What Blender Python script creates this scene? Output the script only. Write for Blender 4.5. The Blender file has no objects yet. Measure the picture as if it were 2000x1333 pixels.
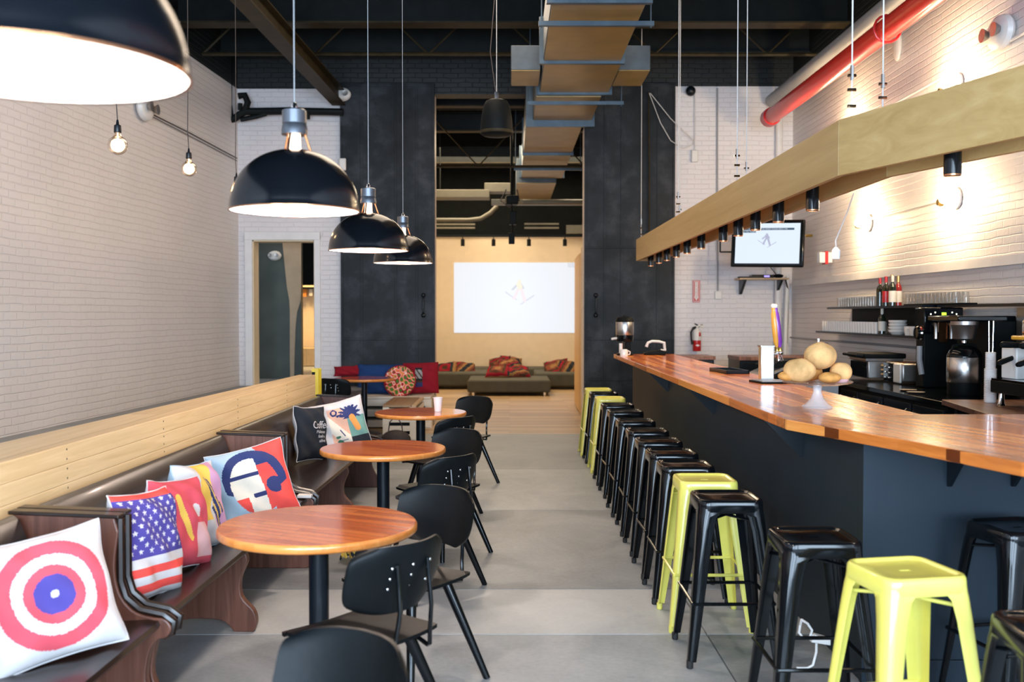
import bpy, bmesh, math, random
from mathutils import Vector, Matrix, Euler
random.seed(7)
PI = math.pi
C = bpy.context.scene.collection
scene = bpy.context.scene
R = math.radians

# ---------------------------------------------------------------- camera
cam_d = bpy.data.cameras.new('camera')
cam = bpy.data.objects.new('camera', cam_d)
C.objects.link(cam)
cam.location = (0, 0, 1.62)
cam.rotation_euler = (R(90 - 1.517), 0, R(-0.147))
cam_d.sensor_width = 36
cam_d.lens = 35
cam_d.clip_start = 0.05
cam_d.dof.use_dof = True
cam_d.dof.focus_distance = 6.6
cam_d.dof.aperture_fstop = 2.6
scene.camera = cam
scene.view_settings.view_transform = 'Standard'
scene.view_settings.look = 'None'
scene.view_settings.gamma = 1
scene.view_settings.use_curve_mapping = False
scene.view_settings.exposure = 0.35
scene.cycles.use_denoising = True
scene.cycles.max_bounces = 8
scene.cycles.diffuse_bounces = 4
scene.cycles.glossy_bounces = 4
scene.cycles.transmission_bounces = 8
scene.cycles.transparent_max_bounces = 12
scene.cycles.sample_clamp_indirect = 6
scene.cycles.caustics_reflective = False
scene.cycles.caustics_refractive = False

# ---------------------------------------------------------------- world and large lights
world = bpy.data.worlds.new('world')
scene.world = world
world.use_nodes = True
world.node_tree.nodes['Background'].inputs[0].default_value = (0.75, 0.87, 1.0, 1)
world.node_tree.nodes['Background'].inputs[1].default_value = 0.6

def lamp(name, kind, loc, energy, color, rot=(0, 0, 0), **kw):
    d = bpy.data.lights.new(name, kind)
    d.energy = energy
    d.color = color
    for k, v in kw.items():
        setattr(d, k, v)
    o = bpy.data.objects.new(name, d)
    o.location = loc
    o.rotation_euler = rot
    C.objects.link(o)
    return o

WARM = (1.0, 0.72, 0.42)
DAY = (0.62, 0.80, 1.0)
# daylight entering through the three street windows behind the camera
for k, x in enumerate((-2.75, 0.0, 2.75)):
    lamp('window_daylight', 'AREA', (x, -2.86, 1.95), 400, DAY, (R(90), 0, 0), shape='RECTANGLE', size=2.3, size_y=2.9)
# the projection room's warm ceiling lamps
lamp('projection_room_lamp', 'AREA', (0.0, 20.6, 5.0), 420, (1.0, 0.80, 0.55), (0, 0, 0), shape='RECTANGLE', size=3.5, size_y=4.0)
# the hallway lamp behind the left doorway
lamp('hallway_lamp', 'AREA', (-4.0, 20.3, 3.7), 150, (1.0, 0.66, 0.28), (0, 0, 0), shape='DISK', size=0.8)
lamp('hallway_lamp', 'AREA', (-3.3, 15.9, 4.6), 14, (1.0, 0.85, 0.7), (0, 0, 0), shape='DISK', size=0.5)
# unseen fill light added above the aisle to brighten the bar room
lamp('aisle_fill', 'AREA', (0.0, 9.8, 5.22), 190, (1.0, 0.80, 0.60), (0, 0, 0), shape='RECTANGLE', size=3.0, size_y=6.0)

# ---------------------------------------------------------------- helpers
def at(px, py, Y):
    """the point of the room that the photograph shows at (px, py), at depth Y"""
    d = Vector(((px - 1000) / 1944.4, (666.5 - py) / 1944.4, -1)); d.rotate(cam.rotation_euler)
    return Vector(cam.location) + d * (Y / d.y)

class MB:
    def __init__(s):
        s.v = []; s.f = []; s.m = []
    def add(s, vs, fs, mi=0):
        b = len(s.v)
        s.v += [tuple(p) for p in vs]
        for f in fs:
            s.f.append([b + i for i in f]); s.m.append(mi)
        return s
    def box(s, c, d, rot=None, mi=0):
        vs = []
        for z in (-.5, .5):
            for y in (-.5, .5):
                for x in (-.5, .5):
                    p = Vector((x * d[0], y * d[1], z * d[2]))
                    if rot: p.rotate(Euler(rot))
                    vs.append(p + Vector(c))
        return s.add(vs, [(0, 2, 3, 1), (4, 5, 7, 6), (0, 1, 5, 4), (2, 6, 7, 3), (0, 4, 6, 2), (1, 3, 7, 5)], mi)
    def bb(s, x0, x1, y0, y1, z0, z1, mi=0):
        return s.box(((x0 + x1) / 2, (y0 + y1) / 2, (z0 + z1) / 2), (x1 - x0, y1 - y0, z1 - z0), None, mi)
    def lathe(s, prof, n=32, c=(0, 0, 0), mi=0, cap=True, sx=1, sy=1):
        vs = []; fs = []
        for r, z in prof:
            for k in range(n):
                a = 2 * PI * k / n
                vs.append((c[0] + r * sx * math.cos(a), c[1] + r * sy * math.sin(a), c[2] + z))
        for j in range(len(prof) - 1):
            for k in range(n):
                k2 = (k + 1) % n
                fs.append((j * n + k, j * n + k2, (j + 1) * n + k2, (j + 1) * n + k))
        if cap:
            if prof[0][0] > 1e-5: fs.append(tuple(range(n))[::-1])
            if prof[-1][0] > 1e-5: fs.append(tuple((len(prof) - 1) * n + k for k in range(n)))
        return s.add(vs, fs, mi)
    def tube(s, pts, r, n=10, mi=0, cap=True):
        pts = [Vector(p) for p in pts]
        rs = r if isinstance(r, (list, tuple)) else [r] * len(pts)
        vs = []; fs = []
        up = None
        for i, p in enumerate(pts):
            t = (pts[min(i + 1, len(pts) - 1)] - pts[max(i - 1, 0)])
            t = t.normalized() if t.length > 1e-9 else Vector((0, 0, 1))
            if up is None:
                up = Vector((0, 0, 1)) if abs(t.z) < .9 else Vector((0, 1, 0))
            a = t.cross(up)
            if a.length < 1e-4: a = t.orthogonal()
            a.normalize(); b = t.cross(a).normalized(); up = -b
            for k in range(n):
                q = 2 * PI * k / n
                vs.append(p + a * (rs[i] * math.cos(q)) + b * (rs[i] * math.sin(q)))
        for j in range(len(pts) - 1):
            for k in range(n):
                k2 = (k + 1) % n
                fs.append((j * n + k, j * n + k2, (j + 1) * n + k2, (j + 1) * n + k))
        if cap:
            fs.append(tuple(range(n))[::-1]); fs.append(tuple((len(pts) - 1) * n + k for k in range(n)))
        return s.add(vs, fs, mi)
    def prism(s, poly, a0, a1, axis='z', mi=0):
        """extrude a 2D outline: axis z -> (x,y), axis y -> (x,z), axis x -> (y,z)"""
        n = len(poly)
        def P(p, a):
            return (p[0], p[1], a) if axis == 'z' else (p[0], a, p[1]) if axis == 'y' else (a, p[0], p[1])
        vs = [P(p, a0) for p in poly] + [P(p, a1) for p in poly]
        fs = [tuple(range(n))[::-1], tuple(range(n, 2 * n))]
        fs += [(i, (i + 1) % n, n + (i + 1) % n, n + i) for i in range(n)]
        return s.add(vs, fs, mi)
    def ball(s, c, r, nu=20, nv=12, mi=0, sc=(1, 1, 1)):
        prof = [(max(r * math.sin(PI * j / nv), 0), -r * math.cos(PI * j / nv)) for j in range(nv + 1)]
        vs = []; fs = []
        for rr, z in prof:
            for k in range(nu):
                a = 2 * PI * k / nu
                vs.append((c[0] + sc[0] * rr * math.cos(a), c[1] + sc[1] * rr * math.sin(a), c[2] + sc[2] * z))
        for j in range(nv):
            for k in range(nu):
                k2 = (k + 1) % nu
                fs.append((j * nu + k, j * nu + k2, (j + 1) * nu + k2, (j + 1) * nu + k))
        return s.add(vs, fs, mi)
    def sheet(s, fn, nu, nv, off, mi=0):
        """solid sheet: fn(u,v) for u,v in -1..1, thickened by the vector off(u,v)"""
        vs = []; fs = []
        W = nu + 1
        for side in (0, 1):
            for j in range(nv + 1):
                for i in range(nu + 1):
                    u = -1 + 2 * i / nu; v = -1 + 2 * j / nv
                    p = Vector(fn(u, v))
                    if side: p = p + Vector(off(u, v) if callable(off) else off)
                    vs.append(p)
        N = W * (nv + 1)
        for j in range(nv):
            for i in range(nu):
                a = j * W + i
                fs.append((a, a + 1, a + W + 1, a + W))
                fs.append((N + a, N + a + W, N + a + W + 1, N + a + 1))
        for i in range(nu):
            fs.append((i, N + i, N + i + 1, i + 1)); a = nv * W + i
            fs.append((a, a + 1, N + a + 1, N + a))
        for j in range(nv):
            a = j * W
            fs.append((a, a + W, N + a + W, N + a)); a += nu
            fs.append((a, N + a, N + a + W, a + W))
        return s.add(vs, fs, mi)
    def build(s, name, mats, parent=None, loc=(0, 0, 0), rot=(0, 0, 0), smooth=True, bevel=0, seg=2, ang=35, label=None):
        me = bpy.data.meshes.new(name)
        bm = bmesh.new()
        vs = [bm.verts.new(p) for p in s.v]
        for f, mi in zip(s.f, s.m):
            try:
                q = bm.faces.new([vs[i] for i in f]); q.material_index = mi
            except ValueError:
                pass
        bmesh.ops.remove_doubles(bm, verts=bm.verts, dist=1e-6)
        bmesh.ops.recalc_face_normals(bm, faces=bm.faces)
        bm.to_mesh(me); bm.free()
        if not isinstance(mats, (list, tuple)): mats = [mats]
        for m in mats: me.materials.append(M[m] if isinstance(m, str) else m)
        if smooth:
            me.shade_smooth()
            me.set_sharp_from_angle(angle=R(ang))
        o = bpy.data.objects.new(name, me)
        C.objects.link(o)
        o.location = loc; o.rotation_euler = rot
        if parent: o.parent = parent
        if bevel:
            b = o.modifiers.new('bevel', 'BEVEL'); b.width = bevel; b.segments = seg; b.limit_method = 'ANGLE'; b.angle_limit = R(40)
        if label: o['label'] = label
        return o

def tag(o, label=None, cat=None, group=None, kind=None):
    if label: o['label'] = label
    if cat: o['category'] = cat
    if group: o['group'] = group
    if kind: o['kind'] = kind
    return o
def thing(name, label, cat, loc=(0, 0, 0), rot=(0, 0, 0), group=None):
    o = bpy.data.objects.new(name, None); C.objects.link(o)
    o.empty_display_size = .1
    o.location = loc; o.rotation_euler = rot if isinstance(rot, (tuple, list, Euler)) else (0, 0, rot)
    return tag(o, label, cat, group)
def struct(o): return tag(o, kind='structure')
def copy_tree(o, parent=None):
    c = o.copy(); C.objects.link(c)
    if parent: c.parent = parent
    for ch in list(o.children): copy_tree(ch, c)
    return c
def inst(o, loc, rot=None, label=None, group=None):
    c = copy_tree(o); c.location = loc
    if rot is not None: c.rotation_euler = rot if isinstance(rot, (tuple, list, Euler)) else (0, 0, rot)
    if label: c['label'] = label
    if group: c['group'] = group
    return c
def text(name, body, size, mats, parent=None, loc=(0, 0, 0), rot=(R(90), 0, 0), ext=.001, align='CENTER', spacing=1.0, remap=None, line=1.0):
    cu = bpy.data.curves.new(name, 'FONT')
    cu.body = body; cu.size = size; cu.extrude = ext; cu.align_x = align; cu.align_y = 'CENTER'; cu.space_character = spacing; cu.space_line = line
    to = bpy.data.objects.new(name, cu); C.objects.link(to)
    dg = bpy.context.evaluated_depsgraph_get(); dg.update()
    me = bpy.data.meshes.new_from_object(to.evaluated_get(dg))
    bpy.data.objects.remove(to); bpy.data.curves.remove(cu)
    me.name = name
    if remap:
        for v in me.vertices: v.co = remap(v.co)
    me.materials.clear(); me.materials.append(M[mats])
    o = bpy.data.objects.new(name, me); C.objects.link(o)
    o.location = loc; o.rotation_euler = rot
    if parent: o.parent = parent
    return o

# ---------------------------------------------------------------- materials
M = {}
def nodes(name):
    m = bpy.data.materials.new(name); m.use_nodes = True
    nt = m.node_tree; b = nt.nodes['Principled BSDF']; M[name] = m
    return m, nt, b
def N(nt, t, **kw):
    n = nt.nodes.new(t)
    for k, v in kw.items():
        if k in n.inputs: n.inputs[k].default_value = v
        else: setattr(n, k, v)
    return n
def c4(c): return (c[0], c[1], c[2], 1)
def coords(nt, scale=(1, 1, 1), rot=(0, 0, 0), loc=(0, 0, 0)):
    tc = nt.nodes.new('ShaderNodeTexCoord'); mp = nt.nodes.new('ShaderNodeMapping')
    mp.inputs['Scale'].default_value = scale; mp.inputs['Rotation'].default_value = rot; mp.inputs['Location'].default_value = loc
    nt.links.new(tc.outputs['Object'], mp.inputs['Vector'])
    return mp.outputs['Vector']
def ramp(nt, fac, stops):
    r = nt.nodes.new('ShaderNodeValToRGB'); el = r.color_ramp.elements
    while len(el) < len(stops): el.new(.5)
    for e, (p, c) in zip(el, stops): e.position = p; e.color = c4(c)
    nt.links.new(fac, r.inputs[0]); return r.outputs[0]
def bump(nt, b, h, strength=.3, dist=.01, prev=None):
    n = nt.nodes.new('ShaderNodeBump'); n.inputs['Strength'].default_value = strength; n.inputs['Distance'].default_value = dist
    nt.links.new(h, n.inputs['Height'])
    if prev: nt.links.new(prev, n.inputs['Normal'])
    nt.links.new(n.outputs[0], b.inputs['Normal']); return n.outputs[0]
def pbr(name, col, rough=.5, metal=0, var=.12, vs=6, bmp=0, bs=60, spec=.5, coat=0, emis=None, es=0, rv=0, bd=.002):
    """plain procedural surface: base colour mottled by noise, optional bump and roughness variation"""
    m, nt, b = nodes(name)
    b.inputs['Roughness'].default_value = rough; b.inputs['Metallic'].default_value = metal
    b.inputs['Specular IOR Level'].default_value = spec; b.inputs['Coat Weight'].default_value = coat; b.inputs['Coat Roughness'].default_value = .05
    v = coords(nt)
    n = N(nt, 'ShaderNodeTexNoise', Scale=vs, Detail=5); nt.links.new(v, n.inputs['Vector'])
    lo = tuple(x * (1 - var) for x in col); hi = tuple(min(1, x * (1 + var)) for x in col)
    nt.links.new(ramp(nt, n.outputs['Fac'], [(.3, lo), (.7, hi)]), b.inputs['Base Color'])
    if rv:
        mr = N(nt, 'ShaderNodeMapRange'); mr.inputs['To Min'].default_value = max(0, rough - rv); mr.inputs['To Max'].default_value = rough + rv
        nt.links.new(n.outputs['Fac'], mr.inputs['Value']); nt.links.new(mr.outputs[0], b.inputs['Roughness'])
    if bmp:
        n2 = N(nt, 'ShaderNodeTexNoise', Scale=bs, Detail=4); nt.links.new(v, n2.inputs['Vector'])
        bump(nt, b, n2.outputs['Fac'], bmp, bd)
    if emis:
        b.inputs['Emission Color'].default_value = c4(emis); b.inputs['Emission Strength'].default_value = es
    return m
def wood(name, c1, c2, c3, rot=(0, 0, 0), plank=.09, length=1.2, rough=.35, coat=0, grain=1.0, seam=.0015, loc=(0, 0, 0), gs=1.0, tint=.5, mo=(.5, .5, .5)):
    """boards along local X after the rotation: per-board tone, stretched grain, seams"""
    m, nt, b = nodes(name)
    b.inputs['Roughness'].default_value = rough; b.inputs['Coat Weight'].default_value = coat; b.inputs['Coat Roughness'].default_value = .06
    v = coords(nt, rot=rot, loc=loc)
    br = N(nt, 'ShaderNodeTexBrick', offset=.37, squash=1.0)
    br.inputs['Color1'].default_value = (0, 0, 0, 1); br.inputs['Color2'].default_value = (1, 1, 1, 1); br.inputs['Mortar'].default_value = c4(mo)
    br.inputs['Scale'].default_value = 1; br.inputs['Mortar Size'].default_value = seam; br.inputs['Brick Width'].default_value = length; br.inputs['Row Height'].default_value = plank
    br.inputs['Mortar Smooth'].default_value = .1; br.inputs['Bias'].default_value = 0
    nt.links.new(v, br.inputs['Vector'])
    mp = nt.nodes.new('ShaderNodeMapping'); mp.inputs['Scale'].default_value = (1.2 * gs, 22 * gs, 22 * gs); nt.links.new(v, mp.inputs['Vector'])
    ad = nt.nodes.new('ShaderNodeVectorMath'); ad.operation = 'ADD'; nt.links.new(mp.outputs[0], ad.inputs[0])
    sc = nt.nodes.new('ShaderNodeVectorMath'); sc.operation = 'SCALE'; sc.inputs['Scale'].default_value = 9; nt.links.new(br.outputs['Color'], sc.inputs[0]); nt.links.new(sc.outputs[0], ad.inputs[1])
    n = N(nt, 'ShaderNodeTexNoise', Scale=1, Detail=6, Roughness=.6, Distortion=1.2); nt.links.new(ad.outputs[0], n.inputs['Vector'])
    mix = nt.nodes.new('ShaderNodeMix'); mix.data_type = 'FLOAT'; mix.inputs[0].default_value = tint
    nt.links.new(n.outputs['Fac'], mix.inputs[2]); nt.links.new(br.outputs['Color'], mix.inputs[3])
    col = ramp(nt, mix.outputs[0], [(.25, c1), (.5, c2), (.78, c3)])
    mm = nt.nodes.new('ShaderNodeMix'); mm.data_type = 'RGBA'; nt.links.new(br.outputs['Fac'], mm.inputs[0]); nt.links.new(col, mm.inputs[6])
    mm.inputs[7].default_value = c4(tuple(x * .35 for x in c1)); nt.links.new(mm.outputs[2], b.inputs['Base Color'])
    bump(nt, b, n.outputs['Fac'], .12 * grain, .002)
    return m
def brick(name, col, axes, rough=.55, strength=.72, var=.06, dark=None):
    m, nt, b = nodes(name)
    b.inputs['Roughness'].default_value = rough
    tc = nt.nodes.new('ShaderNodeTexCoord'); sp = nt.nodes.new('ShaderNodeSeparateXYZ'); cb = nt.nodes.new('ShaderNodeCombineXYZ')
    nt.links.new(tc.outputs['Object'], sp.inputs[0]); nt.links.new(sp.outputs[axes[0]], cb.inputs[0]); nt.links.new(sp.outputs[axes[1]], cb.inputs[1])
    wn = N(nt, 'ShaderNodeTexNoise', Scale=3.2, Detail=2); nt.links.new(cb.outputs[0], wn.inputs['Vector'])
    ws = nt.nodes.new('ShaderNodeVectorMath'); ws.operation = 'SCALE'; ws.inputs['Scale'].default_value = .03; nt.links.new(wn.outputs['Color'], ws.inputs[0])
    wa = nt.nodes.new('ShaderNodeVectorMath'); wa.operation = 'ADD'; nt.links.new(cb.outputs[0], wa.inputs[0]); nt.links.new(ws.outputs[0], wa.inputs[1])
    br = N(nt, 'ShaderNodeTexBrick', offset=.5)
    br.inputs['Scale'].default_value = 1; br.inputs['Brick Width'].default_value = .215; br.inputs['Row Height'].default_value = .072
    br.inputs['Mortar Size'].default_value = .0075; br.inputs['Mortar Smooth'].default_value = .8
    nt.links.new(wa.outputs[0], br.inputs['Vector'])
    n = N(nt, 'ShaderNodeTexNoise', Scale=26, Detail=5); nt.links.new(cb.outputs[0], n.inputs['Vector'])
    n0 = N(nt, 'ShaderNodeTexNoise', Scale=1.3, Detail=6); nt.links.new(cb.outputs[0], n0.inputs['Vector'])
    lo = dark or tuple(x * (1 - var) for x in col)
    nt.links.new(ramp(nt, n0.outputs['Fac'], [(.3, lo), (.65, col)]), b.inputs['Base Color'])
    inv = nt.nodes.new('ShaderNodeMath'); inv.operation = 'SUBTRACT'; inv.inputs[0].default_value = 1; nt.links.new(br.outputs['Fac'], inv.inputs[1])
    p = bump(nt, b, inv.outputs[0], strength, .006)
    bump(nt, b, n.outputs['Fac'], .35, .006, p)
    return m

brick('brick_side', (.78, .735, .72), (1, 2))
brick('brick_back', (.78, .74, .745), (0, 2))
brick('brick_black', (.006, .0075, .0075), (0, 2), dark=(.003, .004, .004))
pbr('ceiling_black', (.003, .0045, .0045), .8, spec=.15, var=.3)
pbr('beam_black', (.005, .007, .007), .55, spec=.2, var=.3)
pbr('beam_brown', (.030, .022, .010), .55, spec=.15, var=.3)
pbr('cream_paint', (.80, .66, .46), .7, var=.03)
pbr('white_paint', (.78, .76, .75), .45, var=.05, bmp=.2, bs=20)
pbr('door_green', (.045, .055, .045), .5, var=.25, vs=3)
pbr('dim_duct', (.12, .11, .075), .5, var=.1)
pbr('tan_paint', (.42, .31, .20), .6, var=.08)
pbr('black_metal', (.003, .004, .005), .12, spec=.32, coat=.0, var=.2)
pbr('yellow_metal', (.74, .68, .13), .32, coat=.4, var=.05)
pbr('black_steel', (.004, .007, .011), .3, var=.2, spec=.3)
pbr('black_matte', (.004, .0055, .006), .55, spec=.12, var=.2)
pbr('chair_black', (.0035, .005, .006), .42, spec=.16, var=.25, bmp=.25, bs=35)
pbr('ply_edge', (.42, .24, .11), .5)
pbr('rubber', (.01, .01, .01), .7)
pbr('bar_face', (.011, .020, .030), .5, spec=.2, var=.12, vs=2, bmp=.1, bs=12)
pbr('lamp_black', (.004, .005, .007), .17, spec=.4, var=.1, rv=.03)
pbr('lamp_grey', (.13, .14, .16), .32, metal=.8)
pbr('lamp_inner_glow', (.92, .88, .85), .5, var=.01, emis=(1, .86, .78), es=1.1)  # emission stands in for bulb light on the white lining
pbr('bulb_glow', (1, .9, .8), .3, emis=(1, .80, .6), es=14)
pbr('neck_glow', (1, .9, .8), .3, emis=(1, .62, .38), es=3.5)
pbr('filament', (1, .8, .5), .3, emis=(1, .66, .34), es=30)
pbr('spot_glow', (1, .9, .8), .3, emis=(1, .78, .62), es=12)
pbr('sconce_glow', (1, .9, .8), .3, emis=(1, .76, .48), es=45)
pbr('copper', (.55, .25, .12), .25, metal=1)
pbr('stainless', (.60, .58, .56), .24, metal=1, var=.06, vs=3)
pbr('steel_brushed', (.38, .35, .33), .38, metal=1, var=.08)
pbr('chrome', (.8, .8, .82), .08, metal=1, var=.02)
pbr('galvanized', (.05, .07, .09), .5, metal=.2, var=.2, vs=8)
pbr('duct_warm_lit', (.26, .175, .055), .42, metal=.3, var=.16, vs=3)  # golden colour stands for warm light on the galvanized undersides
pbr('duct_strap', (.06, .09, .12), .4, metal=.5, var=.2)
pbr('red_pipe', (.62, .030, .018), .35, var=.06, coat=.3)
pbr('red_gloss', (.50, .015, .018), .3, var=.06)
pbr('white_plastic', (.75, .73, .70), .4, var=.03)
pbr('grey_plastic', (.30, .30, .31), .5, var=.05)
pbr('ceramic', (.80, .76, .71), .2, var=.02, coat=.3)
pbr('paper_cup', (.82, .78, .76), .6, var=.02)
pbr('brass', (.62, .42, .12), .25, metal=1, var=.05)
pbr('orange_handle', (.80, .38, .05), .35, coat=.3)
pbr('purple_handle', (.24, .045, .42), .3, coat=.4)
pbr('amber_yellow', (.78, .42, .03), .35)
pbr('sofa_green', (.040, .040, .026), .85, var=.12, bmp=.3, bs=200)
pbr('sofa_top', (.075, .072, .050), .85, var=.12, bmp=.3, bs=200)
pbr('cord_dark', (.05, .035, .03), .6)
pbr('cord_white', (.62, .60, .58), .5)
pbr('sign_yellow', (.80, .58, .02), .4)
pbr('bag_dark', (.03, .022, .022), .6, var=.3, vs=30)
pbr('bottle_dark', (.012, .018, .010), .12, coat=.6, var=.1)
pbr('bottle_red', (.26, .012, .012), .2, coat=.5)
pbr('label_white', (.75, .70, .60), .6)
pbr('gold_foil', (.6, .4, .12), .3, metal=.7)
pbr('muffin', (.62, .29, .07), .8, var=.22, vs=22, bmp=.6, bs=45, bd=.004)
pbr('muffin_pale', (.72, .43, .18), .95, var=.28, vs=13, spec=.05, bmp=.5, bs=45, bd=.004)
pbr('screen_white', (.02, .02, .02), .3, emis=(.93, .95, 1.0), es=.70, var=0)
pbr('screen_grey', (.02, .02, .02), .3, emis=(.60, .60, .66), es=.8, var=0)
pbr('screen_tan', (.02, .02, .02), .3, emis=(.88, .80, .62), es=.8, var=0)
pbr('screen_pink', (.02, .02, .02), .3, emis=(.86, .74, .76), es=.8, var=0)
pbr('tv_white', (.02, .02, .02), .2, emis=(.70, .80, .92), es=.86, var=0)
pbr('tv_dark', (.02, .02, .02), .2, emis=(.03, .08, .14), es=.8, var=0)
pbr('tv_text', (.02, .02, .02), .2, emis=(.55, .62, .70), es=.8, var=0)
pbr('tv_figure', (.02, .02, .02), .2, emis=(.44, .46, .62), es=.8, var=0)
pbr('led_green', (.1, .3, .0), .4, emis=(.45, .9, .05), es=1.6)
pbr('led_white', (.5, .5, .5), .4, emis=(.9, .9, .7), es=2.5)
pbr('led_purple', (.2, .1, .5), .4, emis=(.35, .3, .95), es=1.2)
# fabrics
def fab(name, col, var=.05): return pbr(name, col, .9, var=var, vs=14, bmp=.25, bs=260, bd=.001, spec=.2)
fab('f_white', (.62, .595, .60)); fab('f_red', (.66, .055, .075)); fab('f_blue', (.075, .060, .28)); fab('f_pink', (.64, .085, .115))
fab('f_yellow', (.80, .52, .10)); fab('f_palepink', (.72, .42, .42)); fab('f_paleblue', (.42, .55, .66)); fab('f_navy', (.035, .045, .14))
fab('f_cream', (.80, .72, .60)); fab('f_hot', (.82, .085, .07)); fab('f_black', (.02, .024, .032)); fab('f_lilac', (.60, .32, .48))
fab('f_green', (.05, .17, .11)); fab('f_orange', (.75, .30, .08)); fab('f_teal', (.16, .32, .28)); fab('f_peach', (.74, .42, .30))
fab('f_deepred', (.27, .010, .022)); fab('f_deepblue', (.015, .05, .17)); fab('f_brown', (.07, .035, .02)); fab('f_grey', (.35, .36, .36))
fab('f_leaf', (.07, .20, .04)); fab('f_tomato', (.62, .06, .03)); fab('f_rust', (.20, .055, .03)); fab('f_ochre', (.30, .16, .06))
# clear glass
def glass(name, col=(1, 1, 1), alpha=.18, rough=.02):
    m, nt, b = nodes(name)
    nt.nodes.remove(b)
    out = nt.nodes['Material Output']
    tr = nt.nodes.new('ShaderNodeBsdfTransparent'); tr.inputs[0].default_value = c4(col)
    gl = nt.nodes.new('ShaderNodeBsdfGlossy'); gl.inputs['Roughness'].default_value = rough
    fr = nt.nodes.new('ShaderNodeLayerWeight'); fr.inputs['Blend'].default_value = .35
    mr = nt.nodes.new('ShaderNodeMapRange'); mr.inputs['To Min'].default_value = alpha * .35; mr.inputs['To Max'].default_value = min(1, alpha * 3.5)
    mx = nt.nodes.new('ShaderNodeMixShader')
    nt.links.new(fr.outputs['Facing'], mr.inputs['Value']); nt.links.new(mr.outputs[0], mx.inputs[0])
    nt.links.new(tr.outputs[0], mx.inputs[1]); nt.links.new(gl.outputs[0], mx.inputs[2]); nt.links.new(mx.outputs[0], out.inputs[0])
glass('glass_clear'); glass('glass_bulb', (1, .90, .78), .22); glass('glass_tumbler', (.95, .95, .94), .2)
pbr('glass_pressed', (.8, .8, .82), .08, spec=.8); M['glass_pressed'].node_tree.nodes['Principled BSDF'].inputs['Alpha'].default_value = .42; glass('window_glass', (.96, .98, 1), .06)
# woods
wood('pine', (.66, .46, .22), (.80, .59, .33), (.87, .68, .42), rot=(0, R(-90), R(-90)), plank=9, length=40, rough=.5, tint=.3, seam=.0012)
wood('pine_top', (.58, .40, .20), (.70, .51, .29), (.78, .60, .37), rot=(0, 0, R(-90)), plank=.5, length=9, rough=.5, tint=.2)
wood('soffit_wood', (.40, .25, .085), (.50, .33, .13), (.60, .43, .20), rot=(0, R(-90), R(-90)), plank=30, length=90, loc=(7, 7, 7), rough=.42, tint=.15, gs=.45, grain=.5)
wood('bar_wood', (.30, .065, .012), (.64, .16, .022), (.84, .33, .07), rot=(0, 0, R(-90)), plank=.045, length=.9, rough=.22, coat=.15, tint=.55)
wood('bar_wood_return', (.30, .065, .012), (.62, .19, .035), (.82, .36, .09), rot=(0, 0, R(73)), plank=.045, length=1.4, rough=.2, coat=.15, tint=.35)
wood('table_wood', (.40, .07, .010), (.60, .13, .020), (.74, .23, .045), rot=(0, 0, R(25)), plank=.05, length=.6, rough=.15, coat=.5, tint=.3)
wood('table_edge', (.58, .17, .03), (.70, .24, .05), (.80, .34, .09), rot=(0, 0, R(25)), plank=.05, length=.3, rough=.28, coat=.3, tint=.12, seam=0)
wood('pew_dark', (.008, .004, .003), (.018, .008, .005), (.034, .014, .008), rot=(0, 0, R(-90)), plank=.6, length=6, rough=.30, coat=.06, tint=.2)
wood('pew_brown', (.05, .016, .009), (.12, .043, .026), (.22, .095, .062), rot=(0, R(90), 0), plank=.05, length=3, rough=.42, coat=.0, tint=.25, seam=0)
wood('floor_wood', (.34, .22, .11), (.46, .31, .16), (.56, .40, .23), rot=(0, 0, 0), plank=.14, length=1.6, rough=.4, tint=.5)
wood('plank_brown', (.24, .15, .08), (.34, .22, .12), (.42, .28, .16), rot=(0, 0, R(-90)), plank=.14, length=3, rough=.5, tint=.4)
wood('pallet_pale', (.76, .68, .56), (.84, .77, .67), (.90, .85, .77), rot=(0, 0, 0), plank=.3, length=3, rough=.6, tint=.3)
wood('shelf_wood', (.58, .38, .20), (.68, .47, .27), (.74, .54, .33), plank=.3, length=3, rough=.5, tint=.3)
wood('board_brown', (.14, .055, .03), (.24, .10, .06), (.34, .16, .09), rot=(0, 0, R(-90)), plank=.06, length=2, rough=.35, tint=.4)
wood('ply_warm', (.62, .38, .15), (.76, .50, .22), (.84, .60, .30), rot=(0, R(90), 0), plank=.5, length=9, rough=.5, tint=.2)
# concrete
def concrete(name, a, b_, c_):
    m, nt, b = nodes(name)
    v = coords(nt)
    n = N(nt, 'ShaderNodeTexNoise', Scale=1.5, Detail=9, Roughness=.68, Distortion=.6); nt.links.new(v, n.inputs['Vector'])
    n2 = N(nt, 'ShaderNodeTexNoise', Scale=38, Detail=5); nt.links.new(v, n2.inputs['Vector'])
    mx = nt.nodes.new('ShaderNodeMix'); mx.data_type = 'FLOAT'; mx.inputs[0].default_value = .22
    nt.links.new(n.outputs['Fac'], mx.inputs[2]); nt.links.new(n2.outputs['Fac'], mx.inputs[3])
    nt.links.new(ramp(nt, mx.outputs[0], [(.32, a), (.5, b_), (.68, c_)]), b.inputs['Base Color'])
    mr = N(nt, 'ShaderNodeMapRange'); mr.inputs['To Min'].default_value = .34; mr.inputs['To Max'].default_value = .62
    nt.links.new(n.outputs['Fac'], mr.inputs['Value']); nt.links.new(mr.outputs[0], b.inputs['Roughness'])
    bump(nt, b, n2.outputs['Fac'], .1, .002)
concrete('concrete', (.225, .25, .27), (.33, .355, .375), (.43, .455, .47))
concrete('concrete_dark', (.18, .20, .215), (.265, .285, .30), (.35, .37, .385))
concrete('concrete_pale', (.38, .40, .41), (.47, .49, .50), (.55, .57, .575))
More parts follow.
